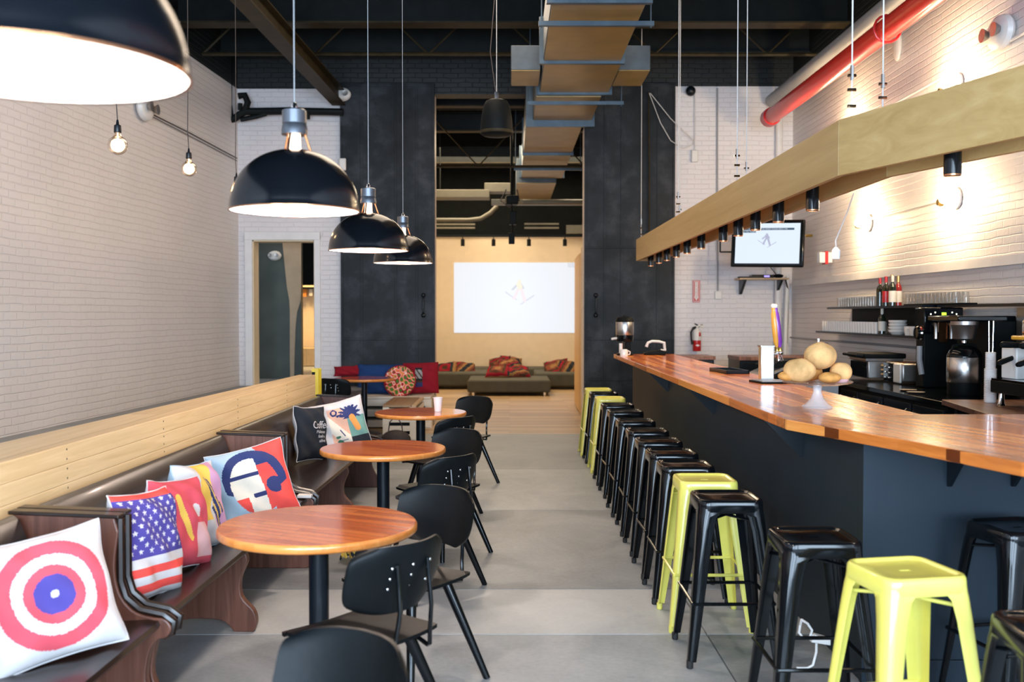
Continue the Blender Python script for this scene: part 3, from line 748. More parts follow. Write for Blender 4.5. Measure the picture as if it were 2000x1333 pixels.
# small far-end ledge and white hook hung under the bar
# items on the bar -------------------------------------------------
def urn(loc, label, s=1):
    t = thing('coffee_urn', label, 'coffee urn', loc)
    MB().lathe([(0, 0), (.10, 0), (.105, .015), (.09, .03), (0, .03)], 28).build('base', 'black_matte', t)
    MB().bb(.0, .07, -.05, .05, .02, .22).build('stand', 'black_matte', t, bevel=.01)
    MB().lathe([(0, .17), (.10, .17), (.108, .2), (.108, .26), (0, .26)], 28).build('lower_collar', 'black_metal', t)
    MB().lathe([(.108, .25), (.11, .255), (.11, .41), (.108, .415)], 32, cap=False).build('tank', 'stainless', t)
    MB().lathe([(.112, .41), (.115, .42), (.10, .46), (.06, .475), (.02, .478), (.02, .49), (0, .49)], 28).build('lid', 'black_matte', t)
    MB().tube([(-.02, -.1, .2), (-.03, -.15, .2), (-.04, -.16, .17)], .012, 8).build('spout', 'black_metal', t)
    MB().tube([(-.1, -.03, .21), (-.15, -.05, .205), (-.17, -.05, .2)], .014, 8).build('lever', 'white_plastic', t)
    MB().tube([(-.06, -.1, .03), (-.06, -.1, .15)], .022, 12).build('sight_cup', 'ceramic', t)
    return t
urn((1.42, 12.25, ZT), 'tall black and stainless coffee urn at the far end of the bar')
t = thing('creamer_jug', 'small white jug beside the far coffee urn on the bar end', 'jug', (1.37, 11.9, ZT))
MB().lathe([(0, 0), (.045, 0), (.05, .06), (.04, .085), (.035, .085), (.03, .01), (0, .01)], 18).build('jug_body', 'ceramic', t)
MB().tube([(.045, 0, .07), (.075, 0, .055), (.07, 0, .025), (.045, 0, .02)], .007, 8).build('handle', 'ceramic', t)
t = thing('desk_telephone', 'white desk telephone with arched handle beyond the urn', 'telephone', (1.80, 12.35, ZT))
MB().prism([(-.13, 0), (.13, 0), (.12, .05), (.05, .07), (-.13, .03)], -.08, .08, 'y').build('base', 'black_matte', t, bevel=.01)
MB().tube([(-.1, 0, .10), (-.08, 0, .15), (-.03, 0, .17), (.06, 0, .165), (.12, 0, .15), (.13, 0, .06), (.08, 0, .055)], [.02, .018, .017, .017, .02, .02, .02], 10).build('handset', 'white_plastic', t)
t = thing('bar_tray', 'small dark tray lying on the bar near the tap tower', 'tray', (1.90, 8.6, ZT), .1)
MB().bb(-.1, .1, -.24, .24, 0, .012).build('tray_base', 'black_matte', t, bevel=.003)
b = MB(); b.bb(-.1, -.085, -.24, .24, 0, .03); b.bb(.085, .1, -.24, .24, 0, .03); b.bb(-.1, .1, -.24, -.225, 0, .03); b.bb(-.1, .1, .225, .24, 0, .03)
b.build('tray_rim', 'black_steel', t, smooth=False)
# tap tower
tp = at(1501, 738, 7.93)
t = thing('tap_tower', 'square stainless beer tap tower standing on the bar', 'tap tower', (1.95, 7.55, ZT))
MB().bb(-.05, .05, -.04, .04, 0, .265).build('column', 'stainless', t, bevel=.004)
MB().bb(-.055, .055, -.045, .045, .255, .268).build('cap', 'steel_brushed', t, bevel=.002)
for k, (x, m, hx) in enumerate(((.085, 'orange_handle', -.01), (.11, 'purple_handle', .03))):
    f = MB(); f.tube([(.04, .0, .2), (x, .0 + .02 * k, .2), (x + .01, 0, .15)], .013, 10); f.ball((x, .01, .21), .02, 12, 8)
    f.build('faucet', 'chrome', t)
    h = MB(); h.lathe([(.008, 0), (.014, .02), (.012, .04), (.022, .07), (.026, .2), (.022, .29), (.015, .31), (.018, .33), (.006, .345)], 14)
    ho = h.build('tap_handle', m, t, loc=(x, .01, .22), rot=(0, R(-5 if k == 0 else -7), 0), label='orange tap handle' if k == 0 else 'purple tap handle')
    MB().lathe([(.008, -.01), (.016, .0), (.014, .03), (.009, .04)], 12).build('handle_ferrule', 'brass', ho)
    MB().ball((0, 0, .345), .02, 12, 8).build('handle_tip', 'ceramic', ho)
t = thing('drip_tray', 'dark metal drip tray at the foot of the tap tower', 'drip tray', (1.93, 7.3, ZT), .12)
MB().bb(-.13, .13, -.13, .13, 0, .014).build('tray', 'black_matte', t, bevel=.003)
b = MB(); [b.bb(-.12, .12, -.12 + k * .02, -.11 + k * .02, .014, .018) for k in range(12)]
b.build('grate', 'steel_brushed', t, smooth=False)
# cake stand with pastries
CS = at(1596, 798, 5.33); CS.z = ZT
t = thing('cake_stand', 'footed clear glass cake stand on the bar holding muffins', 'cake stand', (CS.x, CS.y, ZT))
MB().lathe([(0, .0), (.078, .0), (.08, .008), (.06, .022), (.035, .05), (.022, .085), (.024, .115), (.03, .125), (0, .125)], 32).build('foot', 'glass_pressed', t)
MB().lathe([(.0, .125), (.13, .125), (.18, .135), (.185, .142), (.18, .145), (.13, .137), (0, .137)], 40).build('plate', 'glass_tumbler', t)
def muffin(x, y, z, r, m, label, cup=None, sc=(1, 1, .85), tilt=0):
    o = thing('muffin', label, 'muffin', (CS.x + x, CS.y + y, ZT + z), (tilt, 0, random.random() * 6), 'muffins on the glass cake stand')
    b = MB(); b.ball((0, 0, r * sc[2]), r, 28, 18, sc=sc)
    rr = random.Random(int(x * 1000)); b.v = [tuple(Vector(p) * (1 + .035 * math.sin(p[0] * 60 + x * 90) * math.cos(p[1] * 55))) for p in b.v]
    b.build('muffin_top', m, o)
    if cup: MB().lathe([(r * .62, .0), (r * .95, r * .85)], 30, cap=True).build('paper_case', cup, o)
muffin(-.105, -.03, .137, .083, 'muffin_pale', 'large pale round muffin at the left of the cake stand', sc=(1.05, 1, .78))
muffin(.02, .02, .205, .085, 'muffin_pale', 'pale muffin resting on top of the others on the cake stand', sc=(1, 1, .85))
muffin(.125, .0, .137, .058, 'muffin_pale', 'muffin in a pink paper case at the right edge of the stand', 'f_palepink', sc=(1, 1, .95))
muffin(.04, -.08, .137, .05, 'muffin', 'golden ring-shaped pastry low at the front of the cake stand', sc=(1.3, 1, .6))
muffin(-.01, .10, .137, .06, 'muffin', 'golden muffin hidden behind the others on the cake stand', sc=(1.1, 1, .8))
o = MB().ball((0, 0, .03), .045, 16, 10, sc=(1.2, 1, .6)).build('pastry_bit', 'muffin', loc=(CS.x - .165, CS.y - .02, ZT + .142))
tag(o, 'small golden pastry piece at the far left rim of the cake stand', 'pastry')

# small cabinets at the back wall, ice bin and sink
def cabinet(x0, x1, y0, y1, h, label):
    t = thing('low_cabinet', label, 'cabinet', ((x0 + x1) / 2, (y0 + y1) / 2, 0)); w = (x1 - x0) / 2; d = (y1 - y0) / 2
    MB().bb(-w + .01, w - .02, -d + .01, d, 0, h - .05).build('body', 'black_steel', t, smooth=False)
    MB().bb(-w, w, -d, d, h - .05, h).build('top', 'board_brown', t, bevel=.004)
    MB().bb(-w + .03, w - .04, -d - .005, -d + .02, .08, h - .08).build('door', 'black_steel', t, bevel=.003)
cabinet(2.0, 2.78, 13.4, 14.0, 1.06, 'low black cabinet with brown top under the fire extinguisher')
cabinet(3.05, 4.2, 13.2, 13.9, 1.06, 'low black cabinet with brown top under the television shelf')
t = thing('ice_bin', 'dark slope-fronted ice bin with a grey lid behind the tap tower', 'ice bin', (3.1, 11.7, 0))
MB().prism([(-.45, .0), (.55, 0), (.55, 1.02), (.1, 1.02), (-.45, .78)], -.5, .5, 'y').build('body', 'black_matte', t, smooth=False)
MB().prism([(-.36, .825), (.06, 1.01), (.06, 1.025), (-.36, .84)], -.42, .42, 'y').build('lid', 'grey_plastic', t, smooth=False)
MB().prism([(-.1, 1.02), (.5, 1.02), (.45, 1.09), (.0, 1.09)], -.3, .45, 'y').build('rubber_mat', 'black_matte', t, smooth=False)
t = thing('sink_basin', 'grey plastic basin behind the muffins', 'basin', (2.95, 9.9, 0))
b = MB(); b.bb(-.25, .25, -.3, .3, 0, .8); b.build('base_unit', 'black_steel', t, smooth=False)
b = MB(); b.bb(-.25, -.23, -.3, .3, .8, .95); b.bb(.23, .25, -.3, .3, .8, .95); b.bb(-.25, .25, -.3, -.28, .8, .95); b.bb(-.25, .25, .28, .3, .8, .95)
b.build('basin_rim', 'grey_plastic', t, smooth=False)

# back counter
ZK = .95
t = thing('back_counter', 'dark glossy back counter along the right brick wall', 'counter', (0, 0, 0))
MB().bb(3.40, 4.2, 7.7, 10.9, .08, .90).build('cabinet_body', 'black_matte', t, smooth=False)
MB().bb(3.33, 4.24, 7.62, 10.95, .91, ZK).build('worktop', 'black_metal', t, smooth=False, bevel=.004)
MB().bb(3.50, 4.2, 7.7, 10.9, 0, .08).build('kick_board', 'black_matte', t, smooth=False)
for k in range(5):
    d = MB().bb(3.375, 3.40, 7.72 + k * .635, 8.32 + k * .635, .12, .87).build('cabinet_door', 'black_steel', t, smooth=False, bevel=.003)
    MB().tube([(3.37, 7.78 + k * .635, .56), (3.345, 7.78 + k * .635, .58), (3.345, 7.78 + k * .635, .80), (3.37, 7.78 + k * .635, .82)], .009, 8).build('handle', 'chrome', d)
# return work shelf carrying espresso machine
t = thing('work_table', 'brown wood work surface behind the bar return, under the espresso machine', 'table', (0, 0, 0))
MB().prism([(3.31, 7.6), (3.03, 5.87), (2.95, 5.3), (4.2, 5.3), (4.2, 7.6)], .93, .97).build('top', 'board_brown', t, smooth=False, bevel=.004)
for x, y in ((3.1, 5.4), (4.1, 5.4), (4.1, 7.5), (3.4, 7.5)): MB().bb(x - .025, x + .025, y - .025, y + .025, 0, .93).build('leg', 'black_steel', t, smooth=False)
MB().bb(3.5, 4.15, 5.5, 7.5, .08, .9).build('under_cabinet', 'black_matte', t, smooth=False)
# espresso machine
t = thing('espresso_machine', 'chrome and black espresso machine with levers at the right edge', 'espresso machine', (3.72, 6.72, .97))
MB().bb(-.25, .42, -.35, .45, .09, .185).build('drip_base', 'black_matte', t, bevel=.01)
MB().bb(-.25, .40, -.33, .43, .18, .195).build('drip_grille', 'chrome', t, smooth=False)
MB().bb(.05, .42, -.35, .45, .19, .60).build('body', 'black_steel', t, bevel=.02)
MB().bb(-.12, .1, -.30, .42, .47, .50).build('head_plate', 'amber_yellow', t, bevel=.008)
MB().bb(-.08, .06, -.28, .40, .37, .395).build('head_plate', 'amber_yellow', t, bevel=.008)
for x, y in ((-.2, -.3), (-.2, .38), (.36, -.3)): MB().lathe([(.03, 0), (.022, .015), (.018, .09), (0, .09)], 12, c=(x, y, 0)).build('foot', 'chrome', t)
for k, y in enumerate((.30, .04, -.2)):
    g_ = MB(); g_.lathe([(.045, .40), (.05, .42), (.045, .46), (0, .46)], 20, c=(-.05, y, 0)); g_.lathe([(.04, .5), (.045, .52), (.045, .60), (.03, .625), (0, .63)], 20, c=(-.05, y, 0)); g_.build('group_head', 'chrome', t)
    p = MB(); p.lathe([(.038, .33), (.042, .335), (.042, .375), (.036, .38)], 20, c=(-.05, y, 0)); po = p.build('portafilter', 'chrome', t)
    MB().tube([(-.09, y, .355), (-.16, y - .02, .35), (-.28, y - .06, .315), (-.30, y - .065, .31)], [.012, .016, .02, .014], 10).build('handle', 'black_matte', po)
    MB().tube([(-.06, y, .43), (-.12, y - .03, .435), (-.26, y - .06, .44), (-.28, y - .065, .44)], [.014, .022, .024, .016], 10).build('lever_handle', 'black_matte', t)
t = thing('shot_glass', 'small printed glass on the espresso machine drip grille', 'glass', (3.55, 6.72, 1.166))
MB().lathe([(0, 0), (.028, 0), (.036, .085), (.033, .085), (.026, .006), (0, .006)], 18).build('cup', 'glass_tumbler', t)
MB().lathe([(.0315, .02), (.0355, .065)], 18, cap=False).build('red_print', 'f_palepink', t)
o = MB().bb(-.07, .07, -.08, .08, 0, .22).build('milk_carton', 'white_plastic', loc=(3.60, 7.04, 1.166), rot=(0, 0, .2), bevel=.01)
tag(o, 'white box standing on the espresso machine beside the cup tower', 'box')
# stacked paper cups tower
t = thing('paper_cup_stack', 'tall stack of white paper cups beside the espresso machine', 'cups', (3.555, 7.34, .971))
b = MB(); z = 0
prof = [(0, 0)]
for k in range(28): prof += [(.034 + (.006 if k < 19 else 0), z), (.038 + (.007 if k < 19 else 0), z + .010), (.034 + (.006 if k < 19 else 0), z + .011)]; z += .0133
prof += [(.030, z), (.026, z + .0), (0, z + .0)]
b.lathe(prof, 24).build('cup_nest', 'paper_cup', t)
for dx in (-.012, .014): MB().tube([(dx, 0, z - .004), (dx * 1.3, 0, z + .23)], .005, 8).build('stirrer', 'chrome', t)
# brewer tower with controls, knob and chutes
t = thing('coffee_grinder', 'tall black grinder with round side knob, green display and two chutes', 'grinder', (3.97, 9.28, ZK))
MB().bb(-.17, .17, -.16, .02, .0, .50).build('base', 'black_matte', t, bevel=.012)
MB().bb(-.18, .18, -.19, .03, .50, .735).build('control_head', 'black_metal', t, bevel=.012)
MB().lathe([(0, 0), (.06, 0), (.066, .02), (.055, .04), (0, .045)], 24).build('round_knob', 'black_metal', t, loc=(-.18, -.10, .50), rot=(0, R(-90), 0))
MB().lathe([(.062, 0), (.072, .005), (.068, .02), (.062, .02)], 24).build('knob_ring', 'chrome', t, loc=(-.178, -.10, .50), rot=(0, R(-90), 0))
for x in (-.09, .05): MB().tube([(x, -.18, .585), (x, -.225, .58), (x, -.235, .55), (x, -.235, .45)], .016, 8).build('chute', 'steel_brushed', t)
MB().bb(-.05, .03, -.20, -.18, .42, .6).build('chute_plate', 'copper', t, smooth=False)
MB().tube([(-.19, -.12, .38), (-.195, -.13, .26), (-.18, -.15, .12)], .026, 12).build('catch_tube', 'grey_plastic', t)
MB().bb(-.02, .02, -.196, -.190, .665, .69).build('display', 'led_green', t, smooth=False)
for x, z_ in ((-.12, .675), (-.08, .69), (.075, .69), (.115, .675)): MB().ball((x, -.191, z_), .007, 8, 6).build('indicator_light', 'led_white', t)
# thermal brewer
t = thing('thermal_carafe', 'wide stainless thermal carafe with black lid on the back counter', 'carafe', (3.79, 8.28, ZK))
MB().lathe([(0, 0), (.125, 0), (.13, .01), (.13, .105), (0, .105)], 32).build('base', 'black_matte', t)
MB().lathe([(.134, .105), (.137, .11), (.137, .315), (.134, .32)], 36, cap=False).build('tank', 'stainless', t)
MB().lathe([(.137, .315), (.138, .325), (.12, .37), (.08, .40), (.04, .41), (0, .412)], 32).build('lid', 'black_metal', t)
MB().tube([(-.12, 0, .34), (-.09, 0, .41), (0, 0, .43), (.09, 0, .41), (.12, 0, .34)], .012, 10).build('handle', 'black_matte', t)
t = thing('coffee_brewer', 'dark coffee brewer holding a stainless basket above the thermal carafe', 'coffee brewer', (3.79, 8.28, ZK))
MB().bb(.16, .38, -.15, .5, .0, .62).build('tower', 'black_matte', t, bevel=.01)
MB().bb(-.10, .38, -.1, .5, .615, .66).build('brew_head', 'black_metal', t, bevel=.01)
MB().lathe([(.05, .455), (.085, .47), (.105, .58), (.11, .585), (.11, .615), (0, .615)], 28).build('brew_basket', 'steel_brushed', t)
MB().lathe([(.022, .435), (.022, .46), (0, .46)], 14).build('drip_nozzle', 'chrome', t)
# panini press and toaster
t = thing('sandwich_press', 'black and steel sandwich press with slotted side on the back counter', 'sandwich press', (3.82, 10.33, ZK))
MB().bb(-.18, .18, -.25, .27, .02, .20).build('base', 'steel_brushed', t, bevel=.01)
MB().bb(-.19, -.17, -.23, .25, .03, .19).build('front_panel', 'black_metal', t, bevel=.004)
b = MB(); [b.bb(-.05, .06, -.256, -.249, .06 + k * .045, .075 + k * .045) for k in range(3)]; b.build('side_slots', 'ply_warm', t, smooth=False)
MB().bb(-.22, .2, -.27, .27, .225, .275).build('lid', 'black_matte', t, bevel=.012)
MB().bb(-.2, .18, -.24, .25, .20, .225).build('hot_plate', 'steel_brushed', t, smooth=False)
MB().tube([(-.22, -.2, .25), (-.28, -.2, .255), (-.28, .2, .255), (-.22, .2, .25)], .014, 8).build('handle', 'black_matte', t)
t = thing('toaster', 'toaster with white end panel and steel sides on the back counter', 'toaster', (3.92, 9.76, ZK))
MB().bb(-.16, .17, -.24, .20, .015, .20).build('body', 'steel_brushed', t, bevel=.02)
MB().bb(-.175, -.155, -.235, -.06, .01, .195).build('end_panel', 'white_plastic', t, bevel=.01)
MB().bb(-.176, -.155, -.06, .19, .01, .195).build('control_panel', 'black_metal', t, bevel=.005)
for y in (.02, .12):
    for z in (.05, .1, .15): MB().ball((-.182, y, z), .010, 10, 6).build('knob', 'chrome', t)
b = MB(); [b.bb(-.12, .13, y - .015, y + .015, .195, .203) for y in (-.17, -.07, .03, .13)]; b.build('bread_slot', 'copper', t, smooth=False)
for k, (x, y) in enumerate(((3.50, 8.72), (3.46, 8.45))):
    o = MB().lathe([(0, 0), (.06, 0), (.075, .012), (.07, .012), (0, .006)], 24).build('saucer', 'steel_brushed', loc=(x, y, ZK + .001))
    tag(o, ('steel saucer on the back counter before the grinder', 'second steel saucer lying beside the thermal carafe')[k], 'saucer')
# fire safety corner
t = thing('fire_sign', 'red and white vertical fire extinguisher sign on the white brick', 'sign', at(1360, 569.5, 14.985))
MB().bb(-.055, .055, -.004, .0, -.165, .165).build('sign_plate', 'red_gloss', t, smooth=False)
MB().bb(-.042, .042, -.006, -.003, -.155, .155).build('white_border', 'white_plastic', t, smooth=False)
MB().bb(-.036, .036, -.0075, -.005, -.148, .148).build('red_field', 'red_gloss', t, smooth=False)
b = MB(); b.prism([(-.022, .142), (.022, .142), (.022, -.08), (.034, -.08), (0, -.142), (-.034, -.08), (-.022, -.08)], -.0092, -.007, 'y'); b.build('white_arrow', 'white_plastic', t, smooth=False)
text('sign_lettering', '\n'.join('FIRE'), .026, 'red_gloss', t, (0, -.0098, .112 - .012), line=.62)
text('sign_lettering', '\n'.join('EXTINGUISHER'), .022, 'red_gloss', t, (0, -.0098, -.03), line=.55)
t = thing('fire_extinguisher', 'red fire extinguisher hung on the white brick below its sign', 'fire extinguisher', at(1361, 686, 14.88))
MB().lathe([(0, 0), (.055, 0), (.062, .012), (.062, .15), (.062, .16)], 24).build('cylinder', 'red_gloss', t)
MB().lathe([(.0622, .16), (.0615, .27), (.05, .31), (.022, .335), (.018, .35), (0, .35)], 24).build('upper_cylinder', 'white_plastic', t, label='white labelled upper half')
b = MB(); b.prism([(-.035, .0), (0, .018), (.035, 0), (0, -.018)], -.066, -.06, 'y'); b.build('diamond_label', 'white_plastic', t, loc=(0, 0, .085), smooth=False)
MB().ball((.03, -.055, .25), .022, 12, 8, sc=(.8, .4, 1.6)).build('inspection_tag', 'red_gloss', t)
MB().tube([(-.01, -.01, .35), (.03, -.02, .385), (.09, -.03, .35)], [.02, .016, .012], 8).build('carry_handle', 'white_plastic', t)
MB().tube([(-.04, -.01, .41), (.03, -.02, .375), (.08, -.03, .40)], [.008, .012, .008], 8).build('squeeze_lever', 'chrome', t)
MB().tube([(-.02, -.02, .36), (-.06, -.03, .35), (-.095, -.03, .28), (-.09, -.03, .18), (-.07, -.03, .1)], [.012, .013, .013, .013, .02], 10).build('hose', 'rubber', t)
MB().bb(-.03, .03, .05, .12, .26, .36).build('wall_hook', 'black_steel', t, smooth=False)
# television on its arm
TVc = at(1499, 476, 13.9)
t = thing('television', 'flat television with black bezel showing a ski jumper, on an arm', 'television', TVc, (R(-3), R(1.5), R(-24)))
TW, THt = .50, .33
MB().bb(-TW, TW, -.02, .035, -THt, THt).build('bezel', 'black_metal', t, bevel=.02, seg=3)
def capsule(px_, py_, ax, ay, bx_, by_, r):
    dx, dy = bx_ - ax, by_ - ay; L = dx * dx + dy * dy
    s = 0 if L == 0 else max(0, min(1, ((px_ - ax) * dx + (py_ - ay) * dy) / L))
    return (px_ - ax - s * dx) ** 2 + (py_ - ay - s * dy) ** 2 < r * r
def picture(name, w, h, nx, ny, fn, mats, parent, y, loc=None):
    """a flat picture plane w x h, each cell given the colour fn(x, z) picks"""
    b = MB(); vs = []; 
    for j in range(ny + 1):
        for i in range(nx + 1): vs.append((-w / 2 + w * i / nx, y, -h / 2 + h * j / ny))
    b.v = vs
    for j in range(ny):
        for i in range(nx):
            a = j * (nx + 1) + i; b.f.append([a, a + 1, a + nx + 2, a + nx + 1]); b.m.append(fn((i + .5) / nx * 2 - 1, (j + .5) / ny * 2 - 1))
    return b.build(name, mats, parent, smooth=False)
def jumper(x, y, s=1, cx=0, cy=0, asp=1.7):
    """which colour of the little ski jumper lies at x, y (0 = none)"""
    x = (x - cx) * asp / s; y = (y - cy) / s
    if capsule(x, y, 0, .52, 0, .53, .085): return 2
    if capsule(x, y, -.02, .40, .03, .28, .115): return 2
    if capsule(x, y, -.08, .38, -.30, .18, .05) or capsule(x, y, .08, .4, .17, .24, .05): return 1
    if capsule(x, y, -.04, .2, -.24, -.24, .062) or capsule(x, y, .08, .2, .24, -.34, .07): return 3
    if capsule(x, y, -.62, .05, -.12, -.30, .022) or capsule(x, y, .08, -.50, .66, -.10, .024): return 1
    return 0
def tvfn(x, y):
    return 3 if jumper(x, y, .62, -.02, .12, 1.4) else 0
picture('screen', 2 * TW - .12, 2 * THt - .10, 120, 80, tvfn, ['tv_white', 'tv_dark', 'tv_text', 'tv_figure'], t, -.0215)
MB().bb(-.37, .36, -.0225, -.0216, .185, .215).build('caption_bar', 'tv_dark', t, smooth=False)
MB().bb(-.37, -.16, -.0225, -.0216, .150, .180).build('caption_bar', 'tv_dark', t, smooth=False)
text('caption_text', 'GO TO TOP AS AND YOUR BEST ME', .033, 'tv_text', t, (0, -.023, .200), ext=.0003)
text('caption_text', 'GO TO TURN', .033, 'tv_text', t, (-.265, -.023, .165), ext=.0003)
MB().tube([(.0, .03, 0), (.1, .3, 0), (.0, .75, 0)], .02, 8).build('arm', 'black_steel', t)
t = thing('wall_bracket', 'black square wall bracket beside the television left edge', 'bracket', at(1420, 470, 14.7))
MB().tube([(-.1, 0, .17), (.2, 0, .17)], .012, 6).build('rail', 'black_steel', t); MB().tube([(-.1, 0, -.17), (.2, 0, -.17)], .012, 6).build('rail', 'black_steel', t); MB().tube([(-.1, 0, -.17), (-.1, 0, .17)], .012, 6).build('upright', 'black_steel', t)
SH = at(1488, 547, 14.75)
t = thing('wall_shelf', 'small pale wood shelf with black brackets under the television', 'shelf', SH)
MB().bb(-.36, .36, -.16, .22, 0, .025).build('board', 'shelf_wood', t, smooth=False, bevel=.003)
for x in (-.27, .27): MB().prism([(.22, 0), (-.1, 0), (-.1, -.015), (.19, -.21), (.22, -.21)], x - .02, x + .02, 'x').build('bracket', 'black_steel', t, smooth=False)
t = thing('set_top_box', 'slim black box with purple light on the television shelf', 'media box', (SH.x - .02, SH.y - .03, SH.z + .026))
MB().bb(-.15, .16, -.1, .1, 0, .045).build('case', 'black_metal', t, bevel=.004); MB().bb(.02, .1, -.104, -.099, .01, .035).build('display', 'led_purple', t, smooth=False)
o = MB().ball((0, 0, .03), .05, 14, 8, sc=(1.5, 1, .6)).build('cable_coil', 'black_matte', loc=(SH.x + .24, SH.y - .02, SH.z + .026)); tag(o, 'small coil of black cable at the right end of the television shelf', 'cable')
o = MB().bb(-.09, .09, -.03, .03, 0, .02).build('remote_control', 'black_matte', loc=(SH.x - .27, SH.y - .03, SH.z + .026), bevel=.005); tag(o, 'black remote at the left end of the television shelf', 'remote')
run('cable', [(SH.x - .0, 14.5, SH.z + .30), (SH.x + .1, 14.6, SH.z + .16), (SH.x + .2, 14.7, SH.z + .08)], .006, 'cord_dark', 'black cable hanging between the television and its shelf', 'cable')
run('cable', [(SH.x + .36, 14.8, SH.z + .02), (SH.x + .42, 14.85, SH.z - .15), (SH.x + .43, 14.9, SH.z - .5), (SH.x + .42, 14.9, SH.z - .95)], .012, 'cord_dark', 'black cable dropping from the television shelf into the corner', 'cable')
# outlets on the right wall
for Y, z, lab in ((9.55, 1.19, 'grey outlet box on the right wall above the sandwich press'), (13.3, 1.18, 'grey outlet box on the right wall near the corner')):
    t = thing('outlet_box', lab, 'outlet', (4.2, Y, z)); MB().bb(-.03, .04, -.05, .05, -.07, .07).build('box', 'grey_plastic', t, bevel=.005)
    MB().tube([(-.03, -.02, -.02), (-.06, -.05, -.06), (-.05, -.06, -.22)], .007, 8).build('plug_cord', 'cord_dark', t)
run('wall_conduit', [(4.2, 9.3, 1.27), (4.2, 9.1, 1.26), (4.2, 9.0, 1.18), (4.2, 9.0, .92)], .012, 'grey_plastic', 'grey conduit bending down behind the toaster')
run('faucet_pipe', [at(1599, 662, 11.4), at(1599, 690, 11.4), at(1599, 720, 11.4)], .018, 'chrome', 'short chrome pipe standing behind the muffins', 'pipe')

# ---- wall shelves with glassware
t = thing('wall_shelf', 'upper black wall shelf on the right brick with tumblers and bottles', 'shelf', (4.1, 0, 1.70))
MB().bb(-.04, .14, 5.5, 9.45, -.012, .012).build('board', 'black_steel', t, smooth=False)
MB().bb(-.16, .14, 9.5, 12.35, -.012, .012).build('board', 'black_steel', t, smooth=False)
MB().bb(.10, .14, 9.5, 12.2, -.2, -.012).build('back_rail', 'black_matte', t, smooth=False)
t = thing('wall_shelf', 'lower black wall shelf holding white cups and bowls', 'shelf', (4.1, 0, 1.40))
MB().bb(-.16, .14, 9.6, 12.8, -.012, .012).build('board', 'black_steel', t, smooth=False)
o = MB().bb(-.02, .02, 5.5, 8.1, -.33, -.012).build('splash_panel', 'steel_brushed', loc=(4.15, 0, 1.69), smooth=False)
tag(o, 'brushed steel panel on the right wall behind the coffee brewer', 'panel')
def tumbler(name, r0, r1, h, m, lab, grp):
    o = MB().lathe([(0, 0), (r0, 0), (r1, h), (r1 - .004, h), (r0 - .004, .008), (0, .008)], 16).build(name, m)
    return tag(o, lab, 'glass', grp)
g0 = tumbler('drinking_glass', .027, .031, .11, 'glass_tumbler', 'clear tumblers in rows at the far end of the upper shelf', 'tumblers at the far end of the upper shelf')
first = True
for k in range(18):
    for row in range(2):
        c = g0 if first else g0.copy()
        if not first: C.objects.link(c)
        first = False
        c.location = (4.01 + row * .085, 12.1 - k * .082, 1.713)
g1 = tumbler('drinking_glass', .036, .03, .10, 'glass_tumbler', 'upturned clear glasses on the tray near the bottles', 'upturned glasses on the upper shelf tray')
first = True
for k in range(14):
    for row in range(2):
        c = g1 if first else g1.copy()
        if not first: C.objects.link(c)
        first = False
        c.location = (4.01 + row * .085, 10.0 - k * .082, 1.727)
o = MB().bb(-.09, .09, -.6, .6, 0, .013).build('glass_tray', 'black_matte', loc=(4.05, 9.4, 1.713), smooth=False, bevel=.003); tag(o, 'black tray under the upturned glasses on the upper shelf', 'tray')
g2 = tumbler('white_cup', .022, .028, .125, 'ceramic', 'tall white cups in rows on the lower shelf', 'white cups on the lower shelf')
g2['category'] = 'cup'
first = True
for k in range(22):
    for row in range(2):
        c = g2 if first else g2.copy()
        if not first: C.objects.link(c)
        first = False
        c.location = (4.0 + row * .088, 12.65 - k * .086, 1.413)
def bottle(loc, m, lab, cap, lbl, label, h=.30, r=.038, grp='wine bottles on the shelf'):
    t = thing('wine_bottle', label, 'bottle', loc, group=grp)
    MB().lathe([(0, 0), (r, 0), (r, h * .6), (r * .8, h * .68), (r * .38, h * .76), (r * .36, h), (0, h)], 20).build('bottle_body', m, t)
    MB().lathe([(r * .40, h * .80), (r * .42, h * 1.005), (0, h * 1.01)], 16).build('foil_cap', cap, t)
    MB().lathe([(r * 1.02, h * .12), (r * 1.02, h * .5)], 20, cap=False).build('paper_label', lbl, t)
bottle((3.99, 10.72, 1.713), 'bottle_dark', 0, 'red_gloss', 'bottle_dark', 'dark bottle with red foil, farthest of the shelf bottles')
bottle((3.99, 10.55, 1.713), 'bottle_dark', 0, 'red_gloss', 'red_gloss', 'bottle with red label in the middle of the shelf cluster', .31)
bottle((4.08, 10.62, 1.713), 'bottle_dark', 0, 'gold_foil', 'label_white', 'bottle with gold foil at the back of the shelf cluster', .33)
bottle((3.99, 10.37, 1.713), 'bottle_dark', 0, 'label_white', 'label_white', 'bottle with cream foil and pale label, nearest of the cluster', .31)
bottle((4.08, 10.45, 1.713), 'bottle_red', 0, 'gold_foil', 'label_white', 'reddish bottle behind the pale-labelled one on the upper shelf', .31)
bottle((4.0, 10.68, 1.413), 'bottle_dark', 0, 'label_white', 'label_white', 'pale labelled bottle on the lower shelf beside the white bowls', .27, grp='bottle on lower shelf')
for k in range(4):
    o = MB().lathe([(0, 0), (.06, 0), (.09, .03), (.093, .05), (.088, .05), (.055, .008), (0, .008)], 28).build('white_bowl', 'ceramic', loc=(4.04, 10.35, 1.413 + .033 * k))
    tag(o, ('bottom white bowl in the stack on the lower shelf', 'second white bowl up in the lower shelf stack', 'third white bowl up in the lower shelf stack', 'topmost white bowl in the stack on the lower shelf')[k], 'bowl', 'stacked white bowls')
